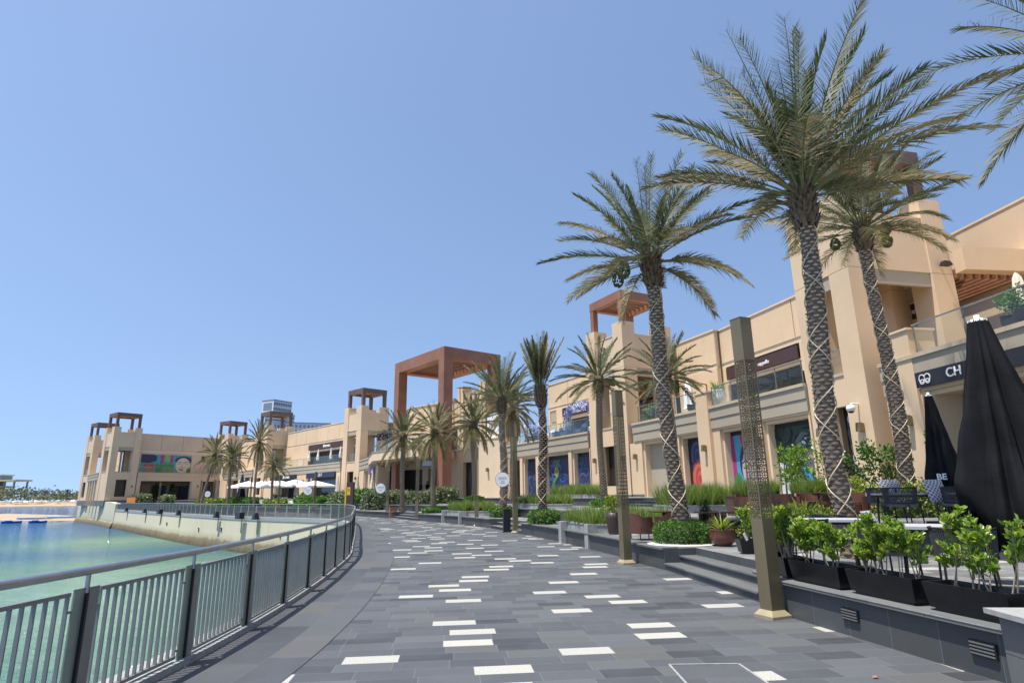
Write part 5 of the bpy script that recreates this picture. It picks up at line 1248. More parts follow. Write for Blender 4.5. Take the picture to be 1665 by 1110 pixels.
# distant christmas-tree shaped conifers in the far shop window
for i, u in enumerate((9.4, 12.4)):
    q = FW7.at(u, -.45, K8(1.4)); R = random.Random(95 + i); r = thing('cone_tree', ('left' if u > 11 else 'right') + ' of two cone shaped green trees in the far window below the wide mural', 'tree', q, 0, 'cone trees in the far window'); mb = MB()
    for k in range(520): t = R.random(); a = R.uniform(0, 6.3); rr = 1.0 * (1 - t) * (R.random() ** .4); add_leaf(mb, Vector((rr * cos(a), rr * sin(a) * .4, .4 + 2.7 * t)), Vector((cos(a), sin(a), -.2)), Vector((0, 0, 1)), .32, .16, 'tree', R.uniform(.1, .7))
    mb.build('crown', r); mb = MB(); mb.tube([(0, 0, 0), (0, 0, 2.6)], [.07, .02], 'bark', 6); mb.build('trunk', r)
def spiky(label, x, y, z, L, n, seed, pot=None, w=.035, grp='spiky potted plants', mat='yleaf', sp=1.):
    R = random.Random(seed); r = thing('spiky_plant', label, 'plant', (x, y, z), 0, grp); z0 = .02
    if pot:
        pm, pr, ph = pot; mb = MB(); mb.lathe((0, 0, 0), [(pr * .55, 0), (pr * .9, ph * .3), (pr, ph * .6), (pr * .86, ph * .93), (pr * .92, ph), (pr * .8, ph), (.01, ph * .9)], pm, 22); mb.build('pot', r); z0 = ph * .92
    mb = MB()
    for k in range(n): a = R.uniform(0, 6.3); e = R.uniform(.25, 1.5) / sp; add_blade(mb, Vector((.03 * cos(a), .03 * sin(a), z0)), Vector((cos(a), sin(a), e * 1.3)), L * R.uniform(.6, 1.1), w * R.uniform(.7, 1.2), mat, min(1, max(0, R.gauss(.5, .28))), R.uniform(.1, .4))
    mb.build('leaves', r); return r
spiky('spiky variegated plant in a round terracotta pot beside the round green hedge', 4.72, 14.3, Z1, .55, 90, 101, ('terracotta', .29, .36), .03)
spiky('large spiky green plant behind the bronze lamp nearest the camera', 6.9, 14.9, Z1 + .2, .85, 110, 102, ('pot_brown', .28, .3), .05)
spiky('spiky plant among the feathery grass of the rust brown planter', 9.1, 18.7, Z2 + .5, .6, 80, 103, None, .035)
spiky('small fan palm in a pale box on the balcony near the middle pier', 11.55, 33.4, 6.2, 1.05, 70, 104, ('white', .42, .95), .08, 'balcony plants')
# ------------------------------------------------------------ black troughs with glossy shrubs
def trough(label, x, y, z, L, wd, h, rz, nst, seed, sh=.85, leaves=130, lean=0.):
    R = random.Random(seed); r = thing('planter_trough', label, 'planter', (x, y, z), rz, 'black planter troughs')
    mb = MB(); l, w = L / 2, wd / 2; t = .022; b = .93
    O = [(-l, -w), (l, -w), (l, w), (-l, w)]; bot = [(q[0] * b, q[1] * .82, .03) for q in O]; top = [(q[0], q[1], h) for q in O]; rim = [(q[0] * (1 - t / l), q[1] * (1 - t / w), h) for q in O]; inn = [(q[0] * .94, q[1] * .8, h - .07) for q in O]
    for A, B in ((bot, top), (top, rim), (rim, inn)):
        for k in range(4): mb.face([A[k], A[(k + 1) % 4], B[(k + 1) % 4], B[k]], 'black_paint')
    mb.face(bot[::-1], 'black_paint'); mb.build('trough_box', r)
    mb = MB(); mb.rbox((0, 0, .015), (l * .85, w * .7, .015), 'dark'); mb.build('base', r)
    mb = MB(); rows = [[(inn[0][0] + (inn[1][0] - inn[0][0]) * i / 10, inn[0][1] + (inn[3][1] - inn[0][1]) * j / 4, h - .06 + .02 * sin(i * 2.3 + j * 1.7)) for j in range(5)] for i in range(11)]; mb.grid(rows[::-1], 'soil'); mb.build('soil', r)
    for s in range(nst):
        bx = -l * .85 + 1.7 * l * (s + .5) / nst + R.uniform(-.04, .04); by = R.uniform(-w * .4, w * .4); H = sh * R.uniform(.72, 1.08); st = MB(); lf = MB(); ends = []
        for k in range(R.choice((2, 3, 3))):
            a = R.uniform(0, 6.3); sp = R.uniform(.05, .20); top_ = Vector((bx + sp * cos(a) + lean * R.uniform(0, 1), by + sp * sin(a) * .8, h + H * R.uniform(.62, 1.0))); p0 = Vector((bx + R.uniform(-.03, .03), by + R.uniform(-.02, .02), h - .06)); m = p0.lerp(top_, .5) + Vector((R.uniform(-.04, .04), R.uniform(-.04, .04), 0))
            st.tube([p0, m, top_], [.008, .006, .003], 'stem', 5)
            for j in range(R.choice((2, 3, 4))):
                q = p0.lerp(top_, R.uniform(.28, .95)); a2 = R.uniform(0, 6.3); e = q + Vector((cos(a2) * .12, sin(a2) * .10, R.uniform(.05, .18))); st.tube([q, q.lerp(e, .5), e], [.004, .003, .002], 'stem', 4); ends.append((q, e))
            ends.append((m, top_))
        per = max(9, int(leaves * 1.8) // len(ends))
        for q, e in ends:
            d = (e - q)
            for j in range(per):
                u = 1 - .95 * (R.random() ** 1.5); p = q + d * u; out_ = rvec(R); out_.z = abs(out_.z) * .4 + .25; p = p + Vector((R.gauss(0, .018), R.gauss(0, .018), R.gauss(0, .015)))
                add_leaf(lf, p, out_ + d.normalized() * .35, rvec(R, 1.0), R.uniform(.048, .085), R.uniform(.028, .046), 'shrub', min(1, max(0, R.gauss(.36 + .25 * u, .18))), .3)
        pl = st.build('shrub_stems', r); lf.build('shrub_leaves', pl)
    return r
ZK = Z1 + .014
ew = lambda y: np.interp(y, [4.3, 5.0, 5.92, 7.7, 8.8, 9.85], [4.55, 4.42, 4.22, 3.87, 3.66, 3.72])
TR = [(6.18, .90, 4, 'black trough nearest the camera, with sparse glossy shrubs on bare stems', .70, 130), (7.22, .98, 5, 'black trough of glossy shrubs second from the camera, against the grey tables', .68, 190), (8.3, .98, 5, 'black trough of glossy shrubs third from the camera', .68, 200), (9.32, .92, 5, 'black trough of glossy shrubs just right of the bronze lamp nearest the camera', .70, 200)]
for i, (y, L, n, lb, sh, lv) in enumerate(TR):
    y0, y1 = y - L / 2, y + L / 2; ang = math.atan2(y1 - y0, ew(y1) - ew(y0)); trough(lb, ew(y) + .26, y, ZK, L, .36, .27, ang, n, 200 + i, sh, lv)
trough('black trough with bushy shrubs and white tags, left of the bronze lamp nearest the camera', 4.95, 12.5, Z1, 1.05, .36, .27, -.08, 5, 207, .62, 190)
mb = MB()
for k in range(3): pass
for i, (x, y, a) in enumerate(((4.52, 12.33, .4), (4.95, 12.3, -.5))):
    mb = MB(); mb.rbox((x, y, Z1 + .33), (.03, .003, .075), 'white', a, 1., Matrix.Rotation(.5 * (1 if i else -1), 3, 'Y')); tag(mb.build('plant_tag'), ['left', 'right'][i] + ' white plant tag stuck in the trough left of the bronze lamp', 'tag', 'white plant tags')
# ------------------------------------------------------------ rope chairs, tables, cushions
def make_chair(label):
    r = thing('rope_chair', label, 'chair', (0, 0, 0), 0, 'charcoal rope chairs'); hw = .29
    def arc(z, k=1., n=20): return [(hw * k * cos(a), .06 + hw * 1.0 * k * sin(a), z) for a in [radians(-25) + radians(230) * i / n for i in range(n + 1)]]
    up = arc(.77, 1.06); lo_ = arc(.47, .98)
    mb = MB(); mb.tube(up, .013, 'dark', 7); mb.tube(lo_, .013, 'dark', 7)
    for i in (0, 20): mb.tube([lo_[i], up[i]], .013, 'dark', 7)
    mb.build('backrest_frame', r)
    mb = MB(); U = arc(.77, 1.06, 46); Lw = arc(.47, .98, 46)
    for i in range(1, 46): mb.beam(Lw[i], U[i], .016, .010, 'rope')
    mb.build('backrest_ropes', r)
    mb = MB(); rows = [[(k * hw * .97 * cos(a), .03 + k * hw * .97 * sin(a), z) for a in [2 * pi * i / 20 for i in range(20)]] for k, z in ((.96, .40), (1, .43), (.97, .475), (.8, .49), (.02, .495))]; mb.grid(rows, 'cushion', closed=True); mb.cap(rows[0], 'cushion', True); mb.build('seat', r)
    for x, y in ((-.24, -.22), (.24, -.22), (-.22, .26), (.22, .26)):
        mb = MB(); mb.tube([(x, y, .45), (x * 1.08, y * 1.1, 0)], .013, 'dark', 7); mb.build('leg', r)
    return r
ch = None
CH = [(5.0, 7.05, Z1, 2.6, 'rope chair behind the nearest trough, its slatted back turned to the walk'), (5.75, 6.65, Z1, 3.0, 'rope chair under the large black parasol, back towards the camera'), (4.72, 8.05, Z1, 1.7, 'rope chair at the left end of the nearest grey table'), (6.3, 8.3, Z1, -.4, 'rope chair on the far side of the nearest grey table'),
      (6.9, 7.1, Z1, -1.4, 'rope chair at the right edge under the large black parasol'), (4.45, 9.55, Z1, 2.5, 'rope chair seen through the shrubs left of the largest palm'), (5.3, 10.6, Z1, 0., 'rope chair beyond the grey table behind the shrubs'), (7.95, 12.75, Z2, 2.2, 'rope chair on the left of the table on the mid terrace'), (8.95, 12.6, Z2, 3.5, 'rope chair on the right of the table on the mid terrace'), (8.3, 13.9, Z2, .3, 'rope chair on the far side of the table on the mid terrace'), (9.6, 13.3, Z2, 4.9, 'rope chair at the right end of the table on the mid terrace')]
for x, y, z, rz, lb in CH:
    o = ch = make_chair(lb) if ch is None else ch
    if o['label'] != lb: o = dup(ch, label=lb)
    o.location = (x, y, z); o.rotation_euler = (0, 0, rz)
def table(label, x, y, z, L, wd, h, rz):
    r = thing('dining_table', label, 'table', (x, y, z), rz, 'grey topped dining tables'); mb = MB(); mb.box(-L / 2, L / 2, -wd / 2, wd / 2, h - .035, h, 'table_top'); mb.build('table_top', r)
    mb = MB(); mb.box(-L / 2 + .04, L / 2 - .04, -wd / 2 + .04, wd / 2 - .04, h - .075, h - .037, 'dark'); mb.build('apron', r)
    for sx in (-1, 1):
        for sy in (-1, 1): mb = MB(); mb.tube([(sx * (L / 2 - .1), sy * (wd / 2 - .1), h - .06), (sx * (L / 2 - .06), sy * (wd / 2 - .07), 0)], .022, 'dark', 6); mb.build('leg', r)
    return r
table('nearest grey table, behind the two nearest black troughs', 5.55, 7.75, Z1, 1.5, .8, .75, -.55)
table('grey table behind the shrubs left of the largest palm', 4.85, 10.1, Z1, 1.3, .75, .75, -.35)
table('grey table on the mid terrace below the slim palm', 8.6, 13.2, Z2, 1.6, .75, .66, -.2)
n = NT('patterned_fabric'); u = n.sep(n.obj()); a = n.math('SINE', n.math('MULTIPLY', u[0], 75.)); b = n.math('SINE', n.math('MULTIPLY', u[2], 75.)); n.set(n.mix(n.math('GREATER_THAN', n.math('MULTIPLY', a, b), .12), (.50, .50, .52, 1), (.10, .10, .16, 1)), .9); M['pattern'] = n.m
def cushion(label, x, y, z, rz, s=.24, tilt=.3):
    mb = MB(); rows = []
    for i in range(9):
        for_ = []
        for j in range(9):
            a, b = i / 4 - 1, j / 4 - 1; k = (1 - a ** 4) * (1 - b ** 4); for_.append((a * s, .07 * k, b * s + s))
        rows.append(for_)
    mb.grid(rows, 'pattern'); mb.grid([[(p[0], -p[1], p[2]) for p in r_] for r_ in rows][::-1], 'pattern'); o = mb.build('patterned_cushion'); o.location = (x, y, z); o.rotation_euler = (-tilt, 0, rz); tag(o, label, 'cushion', 'blue and white patterned cushions')
cushion('patterned cushion beside the nearest grey table, left end', 4.85, 8.35, Z1 + .46, .8); cushion('patterned cushion on the near side of the mid terrace table', 8.75, 12.75, Z2 + .47, .2); cushion('patterned cushion leaning high at the far side of the mid terrace table', 8.55, 13.95, Z2 + .5, .1); cushion('patterned cushion at the right edge below the large parasol', 6.95, 7.3, Z1 + .47, 1.2)
# brown leather tub chairs and their tables
def make_tub(label):
    r = thing('tub_chair', label, 'chair', (0, 0, 0), 0, 'brown leather tub chairs'); mb = MB(); rows = []
    for k in range(15):
        a = radians(-12 + 204 * k / 14); hh = .66 if 35 < math.degrees(a) < 145 else .58; c = cos(a); s = sin(a); o_ = .36; i_ = .31
        rows.append([(o_ * c, .04 + o_ * s, .16), (o_ * 1.04 * c, .04 + o_ * 1.05 * s, hh), (i_ * 1.04 * c, .04 + i_ * 1.05 * s, hh), (i_ * c, .04 + i_ * s, .16)])
    mb.grid(rows, 'leather', closed=True, smooth=False); mb.cap(rows[0], 'leather', True); mb.cap(rows[-1], 'leather'); mb.build('backrest', r)
    mb = MB(); mb.rbox((0, -.02, .27), (.29, .30, .10), 'leather'); mb.rbox((0, -.03, .40), (.28, .29, .04), 'leather', 0, .94); mb.build('seat', r)
    for x, y in ((-.26, -.27), (.26, -.27), (-.24, .28), (.24, .28)): mb = MB(); mb.tube([(x, y, .2), (x, y, 0)], .014, 'dark', 6); mb.build('leg', r)
    return r
tb = None
TB = [(3.42, 16.5, Z1, 1.9, 'leather tub chair facing the walk, left of the round green hedge'), (4.05, 16.6, Z1, 3.6, 'leather tub chair turned away, touching the round hedge on its left'), (4.55, 17.5, Z1, .4, 'leather tub chair behind the tall middle palm trunk'), (5.3, 16.9, Z1, -1., 'leather tub chair right of the tall middle palm trunk'), (5.75, 17.9, Z2 - .45, .3, 'leather tub chair behind the small dark cone shrub'),
      (7.4, 17.2, Z2, 2.8, 'leather tub chair left of the spiky plant on the mid terrace'), (8.3, 17.4, Z2, .2, 'leather tub chair below the eye mural, pale cushion in view'), (8.9, 16.4, Z2, -1.2, 'leather tub chair left of the largest palm trunk on the mid terrace'), (9.5, 17.2, Z2, .5, 'leather tub chair half hidden by the largest palm trunk'), (6.7, 17.8, Z2, .9, 'leather tub chair under the face mural')]
for x, y, z, rz, lb in TB:
    if tb is None: o = tb = make_tub(lb)
    else: o = dup(tb, label=lb)
    o.location = (x, y, z); o.rotation_euler = (0, 0, rz)
def cafe_table(label, x, y, z):
    r = thing('cafe_table', label, 'table', (x, y, z), 0, 'small brown cafe tables'); mb = MB(); mb.box(-.42, .42, -.36, .36, .66, .69, 'rattan'); mb.build('table_top', r); mb = MB(); mb.tube([(0, 0, 0), (0, 0, .66)], .03, 'dark', 8); mb.build('pedestal', r); mb = MB(); mb.lathe((0, 0, 0), [(.26, 0), (.26, .015), (.03, .03)], 'dark'); mb.build('foot', r)
cafe_table('small brown table behind the two left tub chairs', 4.2, 17.3, Z1); cafe_table('small brown table right of the tall middle palm trunk', 5.15, 16.0, Z1); cafe_table('small brown table on the mid terrace below the eye mural', 8.2, 16.7, Z2)

# ------------------------------------------------------------ parasols
def closed_parasol(label, x, y, z, H, hem, R0, mat, seed, pole_r=.03, folds=8, name='closed_parasol', grp='closed parasols', txt=None, nseg=96, flare=1.5, k0=.085, cap='white', rag=.5, mast=None):
    """furled canopy: pleats hang from the top, hem points fall unevenly"""
    R = random.Random(seed); r = thing(name, label, 'parasol', (x, y, z), 0, grp); amp = [R.uniform(.7, 1.15) for _ in range(folds)]; off = [R.uniform(-.25, .25) for _ in range(folds)]; dz = [R.uniform(0, rag) for _ in range(folds)]
    mb = MB(); rows = []; NZ = 26
    for i in range(NZ + 1):
        t = i / NZ; row = []
        for j in range(nseg):
            a = 2 * pi * j / nseg; f = a / (2 * pi) * folds; k = int(f) % folds; u = f - int(f); lobe = abs(sin(pi * (u + .12 * sin(3 * t + k)))) ** .7
            hz = hem + dz[k] * (1 - abs(2 * u - 1)) * 1.0 + .10 * abs(2 * u - 1); zz = H - (H - hz) * t
            base = k0 + (R0 - k0) * (t ** 1.05) * (1 if t < .86 else 1 - .35 * ((t - .86) / .14)); dep = (.12 + .34 * min(1, t * 2.2)); rr = base * (1 + .05 * sin(a * 31 + 6 * t)) * (amp[k] ** min(1, t * 1.6)) * (1 - dep + dep * lobe) + .012 * sin(23 * t + 5 * k) * t
            row.append((rr * cos(a + off[k] * .25 * t), rr * sin(a + off[k] * .25 * t), zz))
        rows.append(row)
    mb.grid(rows[::-1], mat, closed=True, smooth=True); inner = [[(p[0] * .93, p[1] * .93, p[2] + .02) for p in q] for q in rows[-9:]]; mb.grid(inner, mat, closed=True); mb.build('canopy', r)
    mb = MB(); mb.lathe((0, 0, H - .03), [(k0 * 1.02, 0), (k0 * 1.04, .02), (k0 * .9, .035), (.03, .04), (.028, .09), (.001, .095)], cap); mb.build('top_cap', r)
    mb = MB(); mb.tube([(0, 0, 0), (0, 0, H)], pole_r, 'dark', 10); mb.build('pole', r); mb = MB(); mb.box(-.32, .32, -.32, .32, 0, .07, 'dark'); mb.build('base', r)
    for s, sz, a, zz, k in txt or (): 
        o = text_obj(s, sz, 'white', 'lettering', r, .003, .004); o.matrix_local = Matrix.Translation((k * cos(a), k * sin(a), zz)) @ Matrix.Rotation(a + pi / 2, 4, 'Z') @ Matrix.Rotation(pi / 2, 4, 'X')
    return r
big = closed_parasol('large closed black parasol with ragged hem towering over the grey table at right', 5.60, 6.95, Z1, 3.15, .42, .62, 'black_cloth', 5, .038, 11, txt=(), k0=.10, rag=.62)
mb = MB(); q = Vector((-.30, -.60, 1.08)); b_ = Vector((.46, -.44, 1.0))
ringm = MB()
def arcs(mb, c, d, R_, a0, a1, w, n=12):
    up = Vector((0, 0, 1)); nn = d.cross(up)
    P = [c + d * (R_ * cos(a0 + (a1 - a0) * k / n)) + up * (R_ * sin(a0 + (a1 - a0) * k / n)) for k in range(n + 1)]
    for a, b in zip(P, P[1:]): mb.beam(a, b, w, .006, 'white', nn)
cc = Vector((.34, -.50, 1.26)); dd = Vector((.85, .5, 0)).normalized(); arcs(ringm, cc, dd, .085, pi * .6, pi * 1.75, .026); arcs(ringm, cc + dd * .10 + Vector((0, 0, .03)), dd, .045, 0, pi * 1.2, .02)
for k in range(3): ringm.rbox(cc + dd * (.03 * k - .01) + Vector((0, 0, .12 - .01 * k)), (.010, .006, .010), 'white')
ringm.build('white_emblem', big)
closed_parasol('closed black parasol with white letters, smaller, standing before the black sign', 9.2, 13.2, Z2, 2.75, .55, .40, 'black_cloth', 9, .03, 7, txt=(('BE', .17, -2.25, .98, .345), ('T', .17, -1.15, .9, .36)), k0=.075, rag=.3)
closed_parasol('closed navy parasol on the far terrace between the leaning palms and the white parasols', -37.5, 84.8, .6, 4.1, .4, .75, 'navy_cloth', 11, .05, 7, k0=.12, rag=.5, cap='navy_cloth')
for i, (x, y, z, s) in enumerate(((-29.6, 84., Z2, 1.25), (-22.9, 80.0, Z2, 1.3), (-19.2, 75.5, Z2, 1.2), (-16.0, 69.6, Z3 - .1, 1.2), (-27.5, 83.4, Z2, 1.2))):
    closed_parasol(['closed cream parasol under the open white ones, left of the far round sign', 'closed cream parasol by the far tower beside the totem', 'closed cream parasol right of the totem', 'closed cream parasol left of the entrance lamp', 'closed cream parasol just left of the navy sign pillar'][i], x, y, z, 2.6 * s, .8, .32 * s, 'cream_cloth', 20 + i, .03, 6, k0=.06, grp='closed cream parasols', nseg=36, cap='cream_cloth', rag=.2)
for i, (F, u, v, z, nm) in enumerate(((FW5, 3.5, -1.6, zs(6.2, KL), 'first'), (FW5, 7., -1.8, zs(6.2, KL), 'second'), (FW5, 11., -1.6, zs(6.2, KL), 'third'), (FW5, 14.5, -1.7, zs(6.2, KL), 'fourth'))):
    closed_parasol(nm + ' from the right of the pale closed parasols on the far upper terrace', *F.at(u, v, z), 2.4, .7, .28, 'white_cloth', 30 + i, .03, 6, k0=.06, grp='pale parasols on the upper terrace', nseg=30, cap='white_cloth', rag=.15)
def cantilever(label, p, H, arm, az, mat='cream_cloth'):
    """folded cantilever parasol hanging from a raised arm"""
    r = thing('cantilever_parasol', label, 'parasol', p, az, 'folded cantilever parasols'); mb = MB(); mb.tube([(arm, 0, 0), (arm, 0, H * .78)], .04, 'brown', 8); mb.build('mast', r); mb = MB(); mb.tube([(arm, 0, H * .78), (0, 0, H)], .045, 'brown', 8); mb.build('arm', r)
    mb = MB(); rows = [[((k0 * (1 + .25 * cos(5 * a))) * cos(a), (k0 * (1 + .25 * cos(5 * a))) * sin(a), zz) for a in [2 * pi * j / 30 for j in range(30)]] for k0, zz in ((.3, .5), (.24, .9), (.26, 1.5), (.12, H * .93), (.03, H))]; mb.grid(rows, mat, closed=True); mb.build('canopy', r)
    mb = MB(); mb.box(arm - .4, arm + .4, -.4, .4, 0, .06, 'dark'); mb.build('base', r)
cantilever('folded beige cantilever parasol inside the near tower opening', FT2.at(2.9, -2.2, 6.2), 2.9, 1.6, 2.0); cantilever('folded beige cantilever parasol on the terrace right of the near tower', FW1.at(18., -4.2, 6.2), 3.0, 1.7, .4); cantilever('folded pale cantilever parasol on the balcony beside the OA sign', FW2b.at(3.2, -1.6, 6.2), 2.3, 1.6, -1.1, 'white_cloth')
def open_parasol(label, x, y, z):
    r = thing('open_parasol', label, 'parasol', (x, y, z), .8, 'open white parasols'); s = 2.0; mb = MB()
    rows = [[(0, 0, 3.25)] * 4, [(s * a, s * b, 2.55) for a, b in ((-1, -1), (1, -1), (1, 1), (-1, 1))], [(s * a, s * b, 2.32) for a, b in ((-1, -1), (1, -1), (1, 1), (-1, 1))]]
    for k in range(4):
        a, b = rows[1][k], rows[1][(k + 1) % 4]; m = tuple((a[i] + b[i]) / 2 for i in range(2)) + (2.50,)
        mb.face([a, m, (0, 0, 3.25)], 'white_cloth'); mb.face([m, b, (0, 0, 3.25)], 'white_cloth'); mb.face([rows[2][k], rows[2][(k + 1) % 4], b, m, a], 'white_cloth')
    mb.build('canopy', r); mb = MB(); mb.tube([(0, 0, 0), (0, 0, 3.35)], .05, 'taupe', 8); mb.build('pole', r); mb = MB(); mb.box(-.45, .45, -.45, .45, 0, .09, 'concrete'); mb.build('base', r)
    mb = MB()
    for a, b in ((-1, -1), (1, -1), (1, 1), (-1, 1)): mb.tube([(0, 0, 3.18), (s * a * .98, s * b * .98, 2.53)], .02, 'taupe', 5)
    mb.build('ribs', r)
    return r
for i, (px, Y) in enumerate(((426, 83), (447, 90), (462, 82.5), (474, 89), (497, 85.5), (528, 84.))):
    open_parasol(['leftmost open white parasol, lowest', 'open white parasol behind the leftmost one', 'open white parasol in front, third from the left', 'open white parasol at the back, fourth from the left', 'open white parasol left of the far round sign', 'rightmost open white parasol below the navy sign'][i], (px - 832.5) / 975 * Y * 1.035, Y, .75 if Y > 84 else .55)
# white low sofas under them
def sofa(label, x, y, z, rz, L):
    r = thing('outdoor_sofa', label, 'sofa', (x, y, z), rz, 'white outdoor sofas'); mb = MB(); mb.box(-L / 2, L / 2, -.4, .4, .12, .42, 'white_cloth'); mb.build('seat', r); mb = MB(); mb.box(-L / 2, L / 2, .28, .45, .43, .82, 'white_cloth'); mb.build('backrest', r)
    for s in (-1, 1): mb = MB(); mb.box(s * L / 2 - .09, s * L / 2 + .09, -.4, .45, .1, .6, 'white_cloth'); mb.build('armrest', r)
    mb = MB(); mb.box(-L / 2 + .1, L / 2 - .1, -.35, .4, 0, .11, 'taupe'); mb.build('base', r)
for i, (x, y, rz, L) in enumerate(((-31.5, 78.8, -.85, 2.6), (-29.0, 76.6, -.85, 2.6), (-26.0, 73.6, -.85, 2.4), (-25.2, 79.5, -.8, 2.2), (-23.5, 76.8, -.8, 2.2))):
    sofa(['white low sofa leftmost behind the far railing', 'white low sofa below the open white parasols', 'white low sofa left of the far round sign', 'white low sofa behind the far round sign', 'white low sofa under the navy sign'][i], x, y, Z1 + .35, rz, L)

# ------------------------------------------------------------ balcony furniture and flower displays
def flowers(label, p, rz, kind, seed):
    R = random.Random(seed); r = thing('flower_display', label, 'flowers', p, rz, 'flower displays on the balconies'); mb = MB(); fl = MB()
    if kind == 'arch':
        P = [(-1.9, 0, 0), (-1.9, 0, 1.7), (-1.5, 0, 2.3), (0, 0, 2.45), (1.5, 0, 2.3), (1.9, 0, 1.7), (1.9, 0, 0)]; mb.tube(P, .05, 'white', 6)
        for a, b in zip(P, P[1:]):
            for k in range(9): leaf_ball(fl, R, Vector(a).lerp(Vector(b), k / 9), (.34, .3, .34), 34, .13, .11, R.choice(('flower_blue', 'flower_pale', 'flower_pale', 'flower_blue', 'white')), .5)
    elif kind == 'dome':
        for k in range(9):
            a = pi * k / 8; mb.tube([(1.9 * cos(a) * cos(t), .9 * sin(a), 2.1 * sin(t) * (.35 + .65 * sin(a)) + .02) for t in [pi * j / 12 for j in range(13)]], .035, 'white', 5)
        for k in range(16): c = (R.uniform(-1.9, .3), R.uniform(-.6, .6), R.uniform(.7, 1.8)); leaf_ball(fl, R, c, (.36, .36, .34), 40, .13, .11, R.choice(('flower_blue', 'flower_pale', 'white', 'flower_blue')), .5)
    else:
        mb.tube([(0, 0, 0), (0, 0, 1.6)], .09, 'bark_dark', 8)
        for k in range(10): leaf_ball(fl, R, (R.uniform(-.9, .9), R.uniform(-.6, .6), R.uniform(1.5, 2.3)), (.55, .5, .45), 60, .2, .15, 'flower_dark', .4)
    f = mb.build('frame', r); fl.build('blossoms', r)
    return r
ang3 = math.atan2(FW3.d.y, FW3.d.x)
flowers('arch of blue and white flowers in front of the DAILY HUB sign', FW3.at(3.2, -1.3, 6.2), ang3, 'arch', 1); flowers('white hooped dome with blue flowers behind the tied up palm', FW3.at(12.0, -1.4, 6.2), ang3, 'dome', 2)
flowers('dark purple blossom tree on the entrance balcony', (-14.4, 69., 6.24), 0, 'tree', 3); flowers('dark blossom tree inside the framed tower opening', FT1.at(1.7, -1.6, 6.2), 0, 'tree', 4)
def lounge(label, p, rz, mat):
    r = thing('lounge_chair', label, 'chair', p, rz, 'lounge chairs on the balconies'); mb = MB(); mb.rbox((0, 0, .30), (.36, .34, .12), mat); mb.build('seat', r); mb = MB(); mb.rbox((0, .34, .58), (.36, .08, .30), mat, 0, .9); mb.build('backrest', r)
    for s in (-1, 1): mb = MB(); mb.rbox((s * .38, .0, .42), (.05, .34, .16), mat); mb.build('armrest', r)
    for s in (-1, 1):
        for t in (-1, 1): mb = MB(); mb.tube([(s * .32, t * .3, .2), (s * .34, t * .34, 0)], .02, 'dark', 6); mb.build('leg', r)
for i, (F, u, v, z, m, lb) in enumerate(((FW3, 2.3, -.8, 6.2, 'chair_blue', 'blue lounge chair under the blue flower arch, right side'), (FW3, 4.6, -.8, 6.2, 'chair_blue', 'blue lounge chair left of the blue flower arch'), (FW3, 6.0, -.8, 6.2, 'chair_blue', 'blue lounge chair alone between the arch and the dome'), (FW3, 7.4, -.9, 6.2, 'white', 'white lounge chair between the arch and the dome'), (FW3, 10.2, -.75, 6.2, 'chair_blue', 'blue lounge chair before the white hooped dome, right side'), (FW3, 11.3, -.75, 6.2, 'flower_pale', 'pale blue lounge chair before the white hooped dome, left side'),
     (FBa, 3.0, -.8, 6.24, 'white', 'white lounge chair left on the entrance balcony'), (FBa, 4.6, -.8, 6.24, 'white', 'white lounge chair in the middle of the entrance balcony'), (FBa, 1.2, -.8, 6.24, 'white', 'white lounge chair at the corner of the entrance balcony'), (FW2a, 5.9, -.9, 6.2, 'dark', 'dark lounge chair beside the small fan palm'), (FW2a, 3.4, -.9, 6.2, 'dark', 'dark lounge chair behind the railing over the face mural'), (FW2a, 1.8, -.9, 6.2, 'dark', 'dark lounge chair behind the railing over the eye mural'), (FW2b, 1.6, -.9, 6.2, 'dark', 'dark lounge chair right of the tall middle palm on the balcony'), (FW2b, 5.4, -.9, 6.2, 'dark', 'dark lounge chair under the OA sign'), (FW1, 15.2, -.9, 6.2, 'dark', 'dark lounge chair left behind the railing at the right edge'), (FW1, 13.8, -.9, 6.2, 'dark', 'dark lounge chair right behind the railing at the right edge'))):
    lounge(lb, F.at(u, v, z), math.atan2(F.d.y, F.d.x) + pi + .3 * sin(i * 2.1), m)
r = thing('poster_board', 'white arched poster board above the solid beige bay', 'poster', (-1.9, 60.6, 7.0), math.atan2(-.3, .95)); mb = MB(); P = [(-.75, 0), (.75, 0), (.75, 2.2)] + [(.75 * cos(a), 2.2 + .4 * sin(a)) for a in [pi * k / 8 for k in range(1, 8)]] + [(-.75, 2.2)]
mb.face([(x, -.04, z) for x, z in P], 'white'); mb.face([(x, .04, z) for x, z in P[::-1]], 'dark'); mb.grid([[(x * 1.06, .05, z * 1.02) for x, z in P], [(x * 1.06, -.035, z * 1.02) for x, z in P]], 'dark', closed=True, smooth=False); mb.build('board', r)
mb = MB(); Rr = random.Random(4)
for k in range(26): c = Vector((Rr.uniform(-.5, .5), -.046, Rr.uniform(.4, 2.2))); mb.rbox(c, (.04, .003, .09), Rr.choice(('m_navy', 'm_blue', 'm_grey')), 0, .6, Matrix.Rotation(Rr.uniform(0, 3), 3, 'Y'))
mb.build('print', r)
r = thing('notice_board', 'amber and black board standing at the end of the far railing', 'sign', (-64.8, 104.8, .1), -.6); mb = MB(); mb.box(-1.5, 1.5, -.08, .08, .9, 1.9, 'amber'); mb.build('board', r); mb = MB(); mb.box(-1.55, 1.55, -.1, .1, 1.9, 2.05, 'sign_brown'); mb.box(-1.55, 1.55, -.1, .1, .0, .88, 'dark'); mb.build('frame', r)
